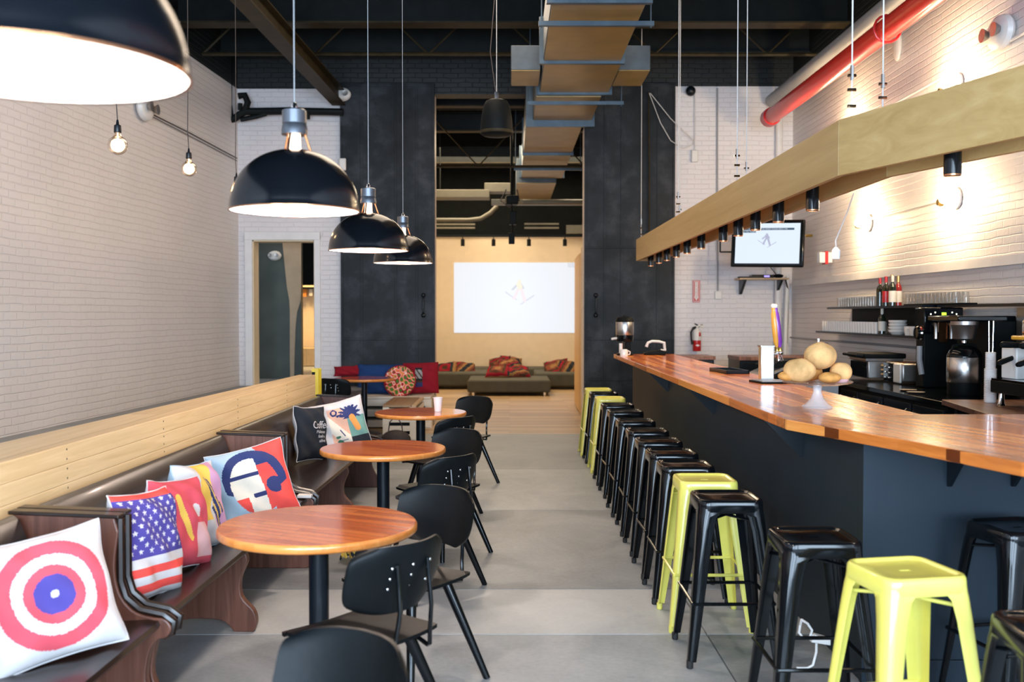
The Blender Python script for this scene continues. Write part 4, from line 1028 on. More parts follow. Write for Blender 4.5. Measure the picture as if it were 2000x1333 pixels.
for k, (y, z) in enumerate(((9.95, 0), (9.82, 0))):
    t = thing('white_mug', ('white mug beside the bowl stack on the lower shelf', 'white mug at the near end of the lower shelf')[k], 'mug', (4.0, y, 1.413), (0, 0, .6 * k), 'white mugs')
    MB().lathe([(0, 0), (.04, 0), (.05, .05), (.052, .09), (.048, .09), (.036, .008), (0, .008)], 22).build('mug_body', 'ceramic', t)
    MB().tube([(0, .05, .075), (0, .085, .065), (0, .08, .03), (0, .045, .02)], .006, 8).build('handle', 'ceramic', t)
# speed rail behind the bar with bottles
t = thing('speed_rail', 'black bottle rail fixed along the inside of the bar', 'rail', (2.16, 6.6, .72))
b = MB(); b.bb(-.08, .08, -1.1, 1.1, 0, .015); b.bb(.07, .08, -1.1, 1.1, 0, .12); b.bb(-.2, -.07, -1.1, 1.1, 0, .12); b.build('trough', 'steel_brushed', t, smooth=False)
labs = ['clear bottle farthest along the rail behind the bar', 'second clear bottle along the rail behind the bar', 'clear bottle on the rail behind the cake stand foot', 'fourth clear bottle along the rail behind the bar', 'fifth clear bottle on the rail, past the muffins', 'clear bottle nearest the bar return on the rail']
for k in range(6):
    t = thing('rail_bottle', labs[k], 'bottle', (2.17, 7.5 - k * .33, .736), group='bottles in the rail behind the bar')
    MB().lathe([(0, 0), (.036, 0), (.036, .2), (.014, .25), (.013, .30), (0, .30)], 16).build('bottle_body', 'glass_tumbler', t)
    MB().lathe([(.016, .29), (.012, .32), (.004, .36), (0, .36)], 10).build('pour_spout', 'chrome', t)

# ================================================================ TIMBER CANOPY
t = thing('timber_canopy', 'long pale timber light canopy hung over the bar on steel cables', 'canopy', (0, 0, 0))
ZB, ZC = 2.32, 2.60
def board(p, q, name='side_board', z0=ZB, z1=ZC, th=.03):
    p = Vector(p); q = Vector(q); d = (q - p).normalized(); n = Vector((-d.y, d.x)) * th / 2
    MB().prism([p + n, q + n, q - n, p - n], z0, z1).build(name, 'soffit_wood', t, smooth=False, bevel=.002)
o0, o1, o2 = (1.67, 13.0), (1.67, 5.03), (2.53, 2.38)
board(o0, o1); board(o1, o2)
i0, i1, i2 = (1.93, 13.0), (1.93, 5.07), (2.78, 2.46)
board(i0, i1); board(i1, i2)
board((1.655, 13.01), (1.945, 13.01), 'end_board')
MB().prism([(1.685, 13.0), (1.685, 5.0), (1.915, 5.08), (1.915, 13.0)], ZB + .10, ZB + .12).build('mounting_board', 'soffit_wood', t, smooth=False)
MB().prism([(1.685, 5.0), (2.54, 2.4), (2.77, 2.46), (1.915, 5.08)], ZB + .10, ZB + .12).build('mounting_board', 'soffit_wood', t, smooth=False)
def cableset(px_, Y, X, label):
    c = thing('canopy_cable', label, 'cable', (X, Y, ZC), group='canopy hanging cables')
    MB().tube([(0, 0, -.1), (0, 0, 3.4)], .004, 8).build('wire_rope', 'cord_white', c)
    for z in (.05, .13, .2): MB().tube([(-.02, 0, z), (.02, 0, z)], .008, 6).build('cable_clamp', 'chrome', c)
    MB().tube([(0, 0, .18), (0, 0, .25)], .010, 6).build('turnbuckle', 'steel_brushed', c)
for (X, Y, lab) in ((1.69, 4.94, 'left cable of the pair nearest the camera holding the canopy'), (1.91, 5.12, 'right cable of the pair nearest the camera holding the canopy'),
                    (1.69, 7.42, 'left cable of the middle pair holding the canopy'), (1.91, 8.05, 'right cable of the middle pair holding the canopy'),
                    (1.69, 10.0, 'left cable of the farther pair holding the canopy'), (1.91, 11.2, 'right cable of the farther pair holding the canopy'),
                    (1.69, 12.8, 'cable at the far end of the canopy before the steel door')):
    cableset(0, Y, X, lab)
near = ['nearest black spotlight under the canopy, at the right edge', 'large black spotlight under the canopy above the bright wall lamp', 'black spotlight just past the canopy corner', 'black spotlight under the canopy second past its corner', 'black spotlight over the right part of the television', 'black spotlight over the middle of the television', 'black spotlight over the left edge of the television', 'black spotlight just left of the television under the canopy', 'fifth spotlight from the far canopy end', 'fourth spotlight from the far canopy end', 'third spotlight from the far canopy end', 'second spotlight from the far canopy end', 'black spotlight at the very far end of the canopy']
sp_pos = [(2.28, 3.5), (1.97, 4.44), (1.80, 5.93), (1.80, 6.68), (1.80, 7.3), (1.80, 7.85), (1.80, 8.4), (1.80, 9.36), (1.80, 10.1), (1.80, 10.75), (1.80, 11.4), (1.80, 12.0), (1.80, 12.7)]
proto = None
for k, (x, y) in enumerate(sp_pos):
    if proto is None:
        proto = thing('canopy_spotlight', near[0], 'spotlight', (x, y, ZB), group='spotlights under the canopy')
        MB().lathe([(.0, .1), (.038, .1), (.038, -.075), (.034, -.08), (.033, -.065), (.0, -.06)], 24).build('housing', 'black_metal', proto)
        MB().lathe([(.0, 0), (.031, 0), (.031, -.006), (0, -.006)], 20, c=(0, 0, -.066)).build('lens', 'spot_glow', proto)
        MB().lathe([(.034, -.083), (.037, -.083), (.037, -.072), (.034, -.072)], 20, cap=False).build('rim', 'copper', proto)
    else:
        inst(proto, (x, y, ZB), 0, near[k])
    lamp('spotlight_beam', 'SPOT', (x, y, ZB - .085), 14, (1, .78, .56), (0, 0, 0), spot_size=R(95), spot_blend=.6, shadow_soft_size=.03)
run('dangling_cord', [(1.93, 5.6, 2.3), (1.95, 5.75, 2.22), (1.93, 5.9, 2.06), (1.94, 5.92, 2.02)], .004, 'cord_white', 'white cord dangling from the canopy to a small plug', 'cord')
o = MB().lathe([(0, 0), (.022, 0), (.025, .05), (.01, .07), (0, .07)], 14).build('bulb_plug', 'white_plastic', loc=(1.94, 5.92, 1.95)); tag(o, 'small white plug hanging at the end of the canopy cord', 'plug')

# ================================================================ PLANK HALF WALL AND PEWS
t = thing('plank_half_wall', 'pale pine plank half wall behind the pews, wedge shaped on top', 'half wall', (0, 0, 0))
fx = lambda Y: -1.95 + .0206 * (Y - 3.8)
bx_ = lambda Y: -2.27 + .054 * (Y - 4.1)
for k in range(12):
    z1 = 1.05 - k * .085; z0 = z1 - .083
    o = MB().prism([(fx(.6), .6), (fx(9.4), 9.4), (fx(9.4) - .03, 9.4), (fx(.6) - .03, .6)], max(z0 - .001, 0), z1 - (.0 if k else 0)).build('plank', 'pine', t, smooth=False, bevel=.003)
MB().prism([(fx(.6) - .002, .6), (fx(9.4) - .002, 9.4), (bx_(9.4), 9.4), (bx_(.6), .6)], 1.02, 1.052).build('top_board', 'pine_top', t, smooth=False)
MB().prism([(fx(.6) - .04, .6), (fx(9.4) - .04, 9.38), (bx_(9.4) + .0, 9.38), (bx_(.6), .6)], 0, 1.02).build('core', 'beam_brown', t, smooth=False)
b = MB()
for Y in (3.55, 4.35, 5.5, 6.9, 8.3):
    for k in range(6):
        for dz in (.02, .062):
            for dy in (0, ): b.ball((fx(Y) + .0005, Y + dy + .004 * k, 1.05 - k * .085 - dz), .005, 6, 4, sc=(.3, 1, 1))
b.build('nail_heads', 'cord_dark', t, smooth=False)
o = thing('folded_floor_sign', 'yellow folding stand with black wedge behind the far end of the plank wall', 'stand', at(614, 772, 10.2))
o.location.z = 0.0; zt = at(614, 721, 10.2).z
b = MB(); b.prism([(-.03, 0), (.05, 0), (.045, zt), (-.025, zt)], -.01, .01, 'y'); b.build('front_leg', 'sign_yellow', o, smooth=False)
b = MB(); b.prism([(-.022, zt * .45), (.012, zt * .97), (-.022, zt * .97)], -.014, -.0105, 'y'); b.build('black_wedge', 'black_matte', o, smooth=False)
b = MB(); b.prism([(-.03, 0), (.05, 0), (.045, zt), (-.025, zt)], .13, .15, 'y'); b.build('rear_leg', 'sign_yellow', o, smooth=False)

# pews. local frame: x across, y along the pew, origin on the floor at the back foot
def smooth_poly(pts, n=4):
    """Catmull-Rom smoothing of a closed outline; points given as (x, z, sharp)"""
    out = []
    L = len(pts)
    for i in range(L):
        p0, p1, p2, p3 = pts[i - 1], pts[i], pts[(i + 1) % L], pts[(i + 2) % L]
        out.append((p1[0], p1[1]))
        if (len(p1) > 2 and p1[2]) and (len(p2) > 2 and p2[2]): continue
        a = p0 if not (len(p1) > 2 and p1[2]) else p1
        d = p3 if not (len(p2) > 2 and p2[2]) else p2
        for k in range(1, n):
            t_ = k / n
            q = []
            for c_ in (0, 1):
                q.append(.5 * (2 * p1[c_] + (p2[c_] - a[c_]) * t_ + (2 * a[c_] - 5 * p1[c_] + 4 * p2[c_] - d[c_]) * t_ ** 2 + (-a[c_] + 3 * p1[c_] - 3 * p2[c_] + d[c_]) * t_ ** 3))
            out.append(tuple(q))
    return out
END = smooth_poly([(-.04, 0, 1), (-.07, .86, 1), (.32, .845, 1), (.335, .79, 1), (.32, .66), (.335, .56), (.385, .49), (.45, .465), (.51, .455), (.535, .42), (.515, .385), (.48, .375),
                   (.45, .33), (.435, .22), (.47, .13), (.51, .08), (.51, .03), (.49, 0, 1)])
MID = smooth_poly([(-.02, 0, 1), (.0, .41, 1), (.46, .41, 1), (.47, .36), (.435, .27), (.44, .18), (.50, .11), (.515, .05), (.50, 0, 1), (.40, 0, 1), (.33, .06), (.14, .06), (.08, 0, 1)])
def pew(Y0, Y1, label, mids):
    x0 = -1.83 + .018 * (Y0 - 3.8)
    t = thing('church_pew', label, 'pew', (x0, Y0, 0), R(-1.1))
    L = Y1 - Y0
    for y in (0, L - .045):
        e = MB(); e.prism(END, y, y + .045, 'y'); eo = e.build('end_panel', 'pew_brown', t, smooth=False, bevel=.006, label='red-brown carved end panel')
        MB().prism([(-.085, .857), (.34, .842), (.34, .856), (-.085, .872)], y - .008, y + .053, 'y').build('cap_moulding', 'pew_dark', eo, smooth=False, bevel=.004)
        m_ = MB(); m_.tube([(.335, y + .022, .84), (.335, y + .022, .70), (.335, y + .022, .60), (.355, y + .022, .535), (.41, y + .022, .487), (.50, y + .022, .468), (.538, y + .022, .44), (.53, y + .022, .40), (.50, y + .022, .385)], .017, 8)
        m_.build('arm_moulding', 'pew_dark', eo)
    for y in mids: MB().prism(MID, y - Y0, y - Y0 + .05, 'y').build('leg', 'pew_brown', t, smooth=False, bevel=.006)
    # seat: dished board with rolled front edge
    s = MB(); sp_ = [(.04, .43), (.10, .438), (.25, .442), (.38, .452), (.45, .456), (.487, .450), (.495, .435), (.485, .42), (.45, .415), (.25, .408), (.06, .405)]
    s.prism(sp_, .046, L - .046, 'y'); s.build('seat', 'pew_dark', t, ang=50)
    bk = MB(); bp = [(.075, .43), (.045, .60), (.015, .74), (-.025, .845), (-.05, .862), (-.07, .85), (-.045, .76), (-.005, .58), (.03, .42)]
    bk.prism(bp, .046, L - .08, 'y'); bk.build('backrest', 'pew_dark', t, ang=50)
    return t
pew(1.0, 3.83, 'nearest dark pew at the left, holding the ringed cushion', [1.6])
pew(3.86, 6.37, 'middle dark pew behind the first round table, holding four cushions', [5.05])
pew(6.42, 9.35, 'farthest dark pew against the plank wall, holding the black lettered cushion', [7.9])

# ---------------------------------------------------------------- cushions
CUSH = {}
def cushion(name, label, loc, nrm, roll, w, h, th, mats, art, back=0, n=64, seed=1, lean=None, group=None, soft=.07):
    """square cushion; art(u,v) picks the print colour on its face. nrm = direction its face looks"""
    z = Vector(nrm).normalized(); x = Vector((0, 0, 1)).cross(z).normalized(); y = z.cross(x)
    rot = Matrix((x, y, z)).transposed() @ Matrix.Rotation(R(roll), 3, 'Z')
    t = thing(name, label, 'cushion', loc, rot.to_euler(), group)
    rnd = random.Random(seed); ph = [rnd.random() * 6 for _ in range(6)]
    def surf(u, v, s):
        k = 1 - soft * (1 - v * v) * u * u; k2 = 1 - soft * (1 - u * u) * v * v
        X = u * w / 2 * k; Y = v * h / 2 * k2
        prof = max(0, (1 - u ** 4)) ** .62 * max(0, (1 - v ** 4)) ** .62
        wr = .05 * math.sin(5 * u + 3 * v + ph[0]) + .035 * math.sin(9 * v - 4 * u + ph[1]) + .025 * math.sin(13 * u + ph[2]) * (1 - v * v)
        edge = .008 * math.sin(7 * (u + v) + ph[3])
        return (X, Y, s * (th / 2) * prof * (1 + wr) + edge)
    b = MB(); W = n + 1
    for s in (1, -1):
        for j in range(W):
            for i in range(W): b.v.append(surf(-1 + 2 * i / n, -1 + 2 * j / n, s))
    Nn = W * W
    for j in range(n):
        for i in range(n):
            a = j * W + i; u = -1 + 2 * (i + .5) / n; v = -1 + 2 * (j + .5) / n
            b.f.append([a, a + 1, a + W + 1, a + W]); b.m.append(art(u, v))
            b.f.append([Nn + a, Nn + a + W, Nn + a + W + 1, Nn + a + 1]); b.m.append(back)
    b.build('cover', mats, t, ang=180)
    edge = [(-1 + 2 * i / 24, -1) for i in range(24)] + [(1, -1 + 2 * i / 24) for i in range(24)] + [(1 - 2 * i / 24, 1) for i in range(24)] + [(-1, 1 - 2 * i / 24) for i in range(25)]
    MB().tube([surf(u, v, 1) for u, v in edge], .0035, 6).build('seam', mats[back], t)
    t['_s'] = 0; del t['_s']
    return t, surf
def star(x, y, cx, cy, r):
    dx, dy = x - cx, y - cy; d = math.hypot(dx, dy)
    if d > r: return False
    a = (math.atan2(dy, dx) - PI / 2) % (2 * PI / 5)
    a = min(a, 2 * PI / 5 - a)
    ri = r * .40; # edge of the five-pointed star
    x1, y1 = r, 0; x2, y2 = ri * math.cos(PI / 5), ri * math.sin(PI / 5)
    den = (math.sin(a) * (x2 - x1) - math.cos(a) * (y2 - y1))
    t_ = (y1 * (x2 - x1) - x1 * (y2 - y1)) / den
    return d < t_
def rings(u, v):
    r = math.hypot(u, v)
    return 3 if r < .06 else 2 if r < .30 else 1 if r < .45 else 0 if r < .63 else 1 if r < .86 else 0
cushion('ring_cushion', 'white cushion with red rings around a blue disc, nearest the camera', (-1.575, 3.38, .655), (.60, -.72, .34), 7, .44, .44, .17, ['f_white', 'f_pink', 'f_blue', 'f_white'], rings, 0, 110, 2)
def flag(u, v):
    if v > .88: return 1
    if v > -.22:
        for j in range(9):
            for i in range(8):
                if star(u, v, -.88 + i * .25 + (.125 if j % 2 else 0), -.10 + j * .115, .062): return 0
        return 2
    return 1 if int((-.22 - v) / .16) % 2 else 0
cushion('flag_cushion', 'cushion printed with white stars on blue over red stripes', (-1.51, 4.12, .665), (.95, -.24, .20), -4, .40, .45, .16, ['f_white', 'f_hot', 'f_blue'], flag, 0, 130, 3)
def redpatch(u, v):
    if capsule(u, v, -.50, .55, -.08, -.35, .075): return 1
    if (u - .25) ** 2 + (v - .22) ** 2 < .022: return 2
    if u > .1 and v < -.05 and v > -.82 and u < .15 + (-.05 - v) * .9 + .5 and u < .85: return 3
    return 0
cushion('red_cushion', 'red cushion with a yellow streak and pale patches beside the starred one', (-1.52, 4.55, .66), (.95, -.24, .22), -6, .39, .42, .16, ['f_pink', 'f_yellow', 'f_white', 'f_palepink', 'f_white'], redpatch, 4, 80, 4)
def brush(u, v):
    if capsule(u, v, .0, .5, .12, .2, .09) or capsule(u, v, .2, .05, .32, -.3, .11) or capsule(u, v, .15, -.1, .42, -.55, .07) or capsule(u, v, -.1, .62, 0, .5, .05) or capsule(u, v, .4, .0, .5, -.2, .05): return 3 if math.sin(40 * u + 23 * v) > -.55 else 1
    if u < .05 + .3 * v and u > -.45 + .2 * v and v > -.35: return 1
    if u > .15 and v > -.7 and u < .8: return 2
    return 0
cushion('painted_cushion', 'pale cushion with dark brush marks on yellow and lilac behind the first table', (-1.56, 4.97, .66), (.96, -.20, .2), -4, .37, .44, .15, ['f_white', 'f_yellow', 'f_lilac', 'f_navy', 'f_paleblue'], brush, 4, 80, 5)
def blocks(u, v):
    x, y = u + .1 * v, v
    r1 = math.hypot((x + .02) / .62, (y + .12) / .78)
    if r1 > 1:
        if math.hypot((x - .02) / .82, (y - .02) / .88) < 1 and y > -.55 + .5 * abs(x): return 2
        return 4 if x > .3 else 1
    if x > .16: return 4 if (x - .45) ** 2 + (y + .2) ** 2 > .05 and y < .42 else 2
    if y > .15 and y < .26: return 2
    if x < -.3 and y < -.35: return 4
    if y < -.3 and y > -.42 and x > -.15: return 2
    return 3
cushion('poster_cushion', 'cushion with an abstract print of cream, navy, red and light blue shapes', (-1.47, 5.68, .655), (.42, -.86, .26), 12, .45, .43, .16, ['f_white', 'f_paleblue', 'f_navy', 'f_cream', 'f_hot'], blocks, 0, 100, 6)
ck, surf = cushion('lettered_cushion', 'black cushion with white lettering on the farthest pew', (-1.60, 7.98, .665), (.90, -.40, .14), -5, .40, .44, .13, ['f_black', 'f_white'], lambda u, v: 0, 1, 50, 7)
def on_surf(co, w=.40, h=.44):
    u = max(-.95, min(.95, co.x / (w / 2))); v = max(-.95, min(.95, co.y / (h / 2)))
    return Vector((co.x, co.y, surf(u, v, 1)[2] + .0022 + co.z))
text('lettering', 'Coffee', .085, 'f_white', ck, (0, 0, 0), (0, 0, 0), ext=.0004, remap=lambda c: on_surf(Vector((c.x + .06, c.y + .06, c.z))))
text('lettering', 'Makes me\nfeel so\nalive', .036, 'f_white', ck, (0, 0, 0), (0, 0, 0), ext=.0004, remap=lambda c: on_surf(Vector((c.x + .06, c.y - .03, c.z))))
def painted2(u, v):
    if v > .72 or u < -.45: return 0
    if capsule(u, v, .45, .25, .58, -.15, .12): return 3
    if v > .25 and u > -.02 and math.hypot(u - .40, (v - .42) * 1.1) < .36 + .09 * math.sin(14 * math.atan2(v - .4, u - .4)): return 2
    if u > .25: return 5 if v < -.45 else 4 if v < .3 else 0
    if capsule(u, v, -.2, -.55, -.12, -.65, .1) or capsule(u, v, -.28, -.35, -.18, -.35, .04): return 6
    if capsule(u, v, -.1, -.1, .02, -.35, .02) or capsule(u, v, -.12, -.5, .1, -.5, .02): return 2
    if (abs(math.hypot(u + .2, v - .55) - .1) < .03) or capsule(u, v, -.1, .4, .05, .42, .04): return 2
    return 1 if math.sin(5 * u + 4 * v) > -.3 else 7
cushion('painted_cushion', 'white cushion with a colourful painted face print beside the lettered one', (-1.40, 8.28, .68), (.25, -.94, .2), 13, .44, .46, .14, ['f_white', 'f_peach', 'f_navy', 'f_orange', 'f_teal', 'f_black', 'f_green', 'f_cream'], painted2, 0, 90, 8)
o = MB().bb(-.04, .05, -.03, .03, 0, .02).build('folded_receipt', 'paper_cup', loc=at(585, 980, 5.72) * 1, bevel=.004)
o.location = (-1.30, 6.28, .462); tag(o, 'small white scrap on the pew seat edge beyond the abstract cushion', 'paper')

# ================================================================ TABLES
def round_table(X, Y, label, r=.405, real=True):
    t = thing('round_table', label, 'table', (X, Y, 0))
    b = MB(); b.lathe([(0, .725), (r - .008, .725), (r, .733), (r, .752), (r - .006, .76)], 64, cap=False)
    o = b.build('table_edge', 'table_edge', t, ang=50)
    MB().lathe([(r - .0065, .7598), (0, .7598)], 64, cap=False).build('tabletop', 'table_wood', t)
    MB().lathe([(.045, .03), (.0405, .06), (.0405, .70), (.10, .705), (.10, .724), (0, .724)], 28, cap=False).build('pedestal', 'black_steel', t)
    MB().lathe([(0, 0), (.22, 0), (.225, .008), (.20, .018), (.10, .032), (.045, .045), (0, .045)], 40).build('base_plate', 'black_steel', t)
    return t
round_table(-.786, 4.08, 'glossy round wooden table nearest the camera')
round_table(-.817, 6.42, 'second round wooden table, beside the abstract cushion')
round_table(-.786, 8.80, 'third round wooden table, with the white paper cup on it')
round_table(-1.97, 13.5, 'farthest round wooden table, in front of the blue cushion')
t = thing('paper_cup', 'white paper cup standing on the third round table', 'cup', (-.635, 8.82, .761))
MB().lathe([(0, 0), (.030, 0), (.041, .118), (.044, .12), (.044, .125), (.040, .125), (.028, .006), (0, .006)], 24).build('cup_wall', 'paper_cup', t)
MB().lathe([(.0302, .0), (.0310, .004), (.0302, .006)], 24, cap=False).build('cup_base_rim', 'paper_cup', t)

# ================================================================ CHAIRS
def sq(u, v, p=5): # square to rounded square
    return u * (1 - .05 * abs(v) ** p), v * (1 - .05 * abs(u) ** p)
def make_chair():
    t = thing('plywood_chair', '', 'chair')
    def seat(u, v):
        x, y = sq(u, v)
        return (x * .215 * (1 + .04 * v), y * .21, .452 + .010 * u * u - .008 * (1 - v * v) - (.012 if v > .9 else 0))
    MB().sheet(seat, 24, 22, (0, 0, -.014)).build('seat', 'chair_black', t, ang=60)
    def back(u, v):
        w = (1 - abs(v) ** 6 * .16) * (1.0 if v > 0 else 1 - .10 * v * v)
        x = u * .232 * w; h = v * (1 - .18 * abs(u) ** 5)
        return (x * math.cos(.0), -.25 + .085 * u * u - .035 * h, .690 + h * .128)
    b = MB(); b.sheet(back, 26, 18, (0, -.011, 0))
    for x in (-.075, 0, .075):
        for k in range(3): b.ball((x + (.018 if x > 0 else -.018 if x < 0 else 0), -.262 - .035 * (k - 1) * .35 + .009 * (x != 0), .66 + k * .038), .0062, 8, 5, mi=1, sc=(1, .5, 1))
    b.build('backrest', ['chair_black', 'chrome'], t, ang=60)
    for s in (-1, 1):
        MB().tube([(s * .075, -.268, .745), (s * .075, -.275, .68), (s * .078, -.285, .58), (s * .085, -.27, .48), (s * .10, -.255, .425), (s * .125, -.22, .405), (s * .14, -.14, .42), (s * .14, .12, .43)], .0085, 10).build('back_rod', 'black_metal', t)
        MB().tube([(s * .12, -.11, .44), (s * .295, -.20, .0)], [.024, .0155], 14).build('leg', 'black_metal', t)
        MB().tube([(s * .13, .11, .44), (s * .225, .215, .0)], [.024, .0155], 14).build('leg', 'black_metal', t)
    MB().bb(-.14, .14, -.13, .13, .425, .44).build('under_frame', 'black_steel', t, smooth=False)
    return t
def aim(dx, dy): return math.atan2(-dx, dy)   # local +y looks along (dx, dy)
near_dir, far_dir = (-.77, .64), (-.62, -.78)
chairs = [((-.53, 2.27), far_dir, 'black plywood chair at the bottom edge of the picture, its back cut off'),
          ((-.55, 3.68), near_dir, 'black chair with rivets on its back at the first round table'),
          ((-.455, 4.42), far_dir, 'black chair facing the camera behind the first round table'),
          ((-.49, 5.83), near_dir, 'black chair with rivets on its back at the second round table'),
          ((-.48, 6.76), far_dir, 'black chair facing the camera behind the second round table'),
          ((-.57, 7.97), near_dir, 'black chair turned away at the near side of the third table'),
          ((-.46, 9.55), far_dir, 'black chair beyond the third table with the paper cup'),
          ((-2.15, 12.78), (.38, .92), 'black chair pushed up to the farthest round table by the pallet sofa')]
ch0 = make_chair()
for k, ((x, y), d, lab) in enumerate(chairs):
    o = ch0 if k == 0 else copy_tree(ch0)
    o.location = (x, y, 0.0); o.rotation_euler = (0, 0, aim(*d)); o['label'] = lab; o['group'] = 'black plywood chairs'
# ================================================================ STOOLS
def make_stool(m, rub):
    t = thing('metal_bar_stool', '', 'bar stool')
    def ringpts(h, z, cr, n=8):
        out = []
        for q, (sx, sy) in enumerate(((1, 1), (-1, 1), (-1, -1), (1, -1))):
            for k in range(n + 1):
                a = PI / 2 * q + PI / 2 * k / n
                out.append((sx * (h - cr) + cr * math.cos(a), sy * (h - cr) + cr * math.sin(a), z))
        return out
    b = MB(); prof = [(.150, .700, .05), (.1525, .703, .05), (.1515, .735, .05), (.150, .752, .05), (.146, .760, .05), (.140, .762, .046), (.133, .759, .04), (.128, .753, .036), (.122, .750, .03), (.06, .7495, .02)]
    rows = [ringpts(*p) for p in prof]
    n = len(rows[0])
    hole = [(max(-.02, min(.02, x * .4)), max(-.008, min(.008, y * .2)), .7495) for x, y, z in rows[-1]]
    hole2 = [(x, y, .735) for x, y, z in hole]
    rows += [hole, hole2]
    # underside skin of the skirt
    inner = [ringpts(.147, .700, .048), ]
    rows = inner[::-1] + rows
    b.v = [p for r in rows for p in r]
    for j in range(len(rows) - 1):
        for k in range(n):
            k2 = (k + 1) % n; b.f.append([j * n + k, j * n + k2, (j + 1) * n + k2, (j + 1) * n + k]); b.m.append(0)
    b.build('seat', m, t, ang=50)
    for sx in (1, -1):
        for sy in (1, -1):
            l = MB()
            lv = []
            for z, c, a, cr in ((.742, .149, .12, .045), (.705, .1525, .095, .045), (.685, .155, .080, .042), (.62, .161, .070, .036), (.42, .179, .058, .028), (.2, .199, .046, .022), (.03, .215, .036, .016)):
                out = []
                N_ = 6
                out.append((c - a, c)); 
                for k in range(N_ + 1):
                    q = PI / 2 - PI / 2 * k / N_
                    out.append((c - cr + cr * math.cos(q), c - cr + cr * math.sin(q)))
                out.append((c, c - a))
                t_ = .003
                inn = [(x - t_, y - t_) for x, y in reversed(out)]
                lv.append([(sx * x, sy * y, z) for x, y in out + inn])
            nn = len(lv[0])
            l.v = [p for r in lv for p in r]
            for j in range(len(lv) - 1):
                for k in range(nn):
                    k2 = (k + 1) % nn; l.f.append([j * nn + k, j * nn + k2, (j + 1) * nn + k2, (j + 1) * nn + k]); l.m.append(0)
            l.f.append(list(range(nn))); l.m.append(0); l.f.append(list(range((len(lv) - 1) * nn, len(lv) * nn))); l.m.append(0)
            lo = l.build('leg', m, t, ang=50)
            f = MB(); f.lathe([(.013, 0), (.016, .004), (.016, .035), (0, .035)], 12, c=(sx * .204, sy * .204, 0)); f.build('foot_cap', rub, lo)
    c1 = .187
    for (p, q) in (((-c1, -c1), (c1, -c1)), ((-c1, c1), (c1, c1)), ((-c1, -c1), (-c1, c1)), ((c1, -c1), (c1, c1))):
        MB().tube([(p[0], p[1], .29), (q[0], q[1], .29)], .0085, 8).build('foot_rail', m, t)
    c2 = .140
    for (p, q) in (((-c2, -c2), (c2, c2)), ((-c2, c2), (c2, -c2))):
        MB().tube([(p[0], p[1], .655), (0, 0, .668), (q[0], q[1], .655)], .007, 8).build('cross_brace', m, t)
    return t
blk = make_stool('black_metal', 'rubber'); yel = make_stool('yellow_metal', 'yellow_metal')
S = [('y', 1.03, 11.55, 0, 'farthest yellow metal bar stool, at the end of the row'),
     ('b', 1.04, 10.98, 0, 'black metal bar stool squeezed between the two far yellow stools'),
     ('y', 1.045, 10.33, 0, 'yellow metal bar stool nearer of the two at the far end'),
     ('b', 1.04, 9.58, 0, 'black bar stool just in front of the two far yellow stools'),
     ('b', 1.04, 8.93, 1, 'black bar stool, sixth of the run of seven counted toward the back'),
     ('b', 1.03, 8.12, 0, 'black bar stool, fifth of the run of seven counted toward the back'),
     ('b', 1.03, 7.43, -1, 'black bar stool in the middle of the run of seven'),
     ('b', 1.025, 6.83, 0, 'black bar stool, third behind the middle yellow stool'),
     ('b', 1.02, 6.25, 1, 'black bar stool, second behind the middle yellow stool'),
     ('b', 1.015, 5.73, 0, 'black bar stool directly behind the middle yellow stool'),
     ('y', 1.03, 5.23, 0, 'yellow metal bar stool in the middle of the row'),
     ('b', 1.03, 4.72, 0, 'glossy black bar stool directly in front of the middle yellow stool'),
     ('b', 1.19, 3.87, 0, 'black bar stool by the bar corner, left of the nearest yellow one'),
     ('y', 1.345, 3.36, 11, 'yellow metal bar stool nearest the camera'),
     ('b', 2.08, 4.05, 11, 'black bar stool standing against the blue-grey bar face'),
     ('b', 1.53, 2.72, -4, 'black bar stool cut off at the bottom right corner')]
used = set()
for k, (c, x, y, a, lab) in enumerate(S):
    src = blk if c == 'b' else yel
    o = src if c not in used else copy_tree(src)
    used.add(c)
    o.location = (x, y, 0); o.rotation_euler = (0, 0, R(a)); o['label'] = lab; o['group'] = 'metal bar stools along the bar'

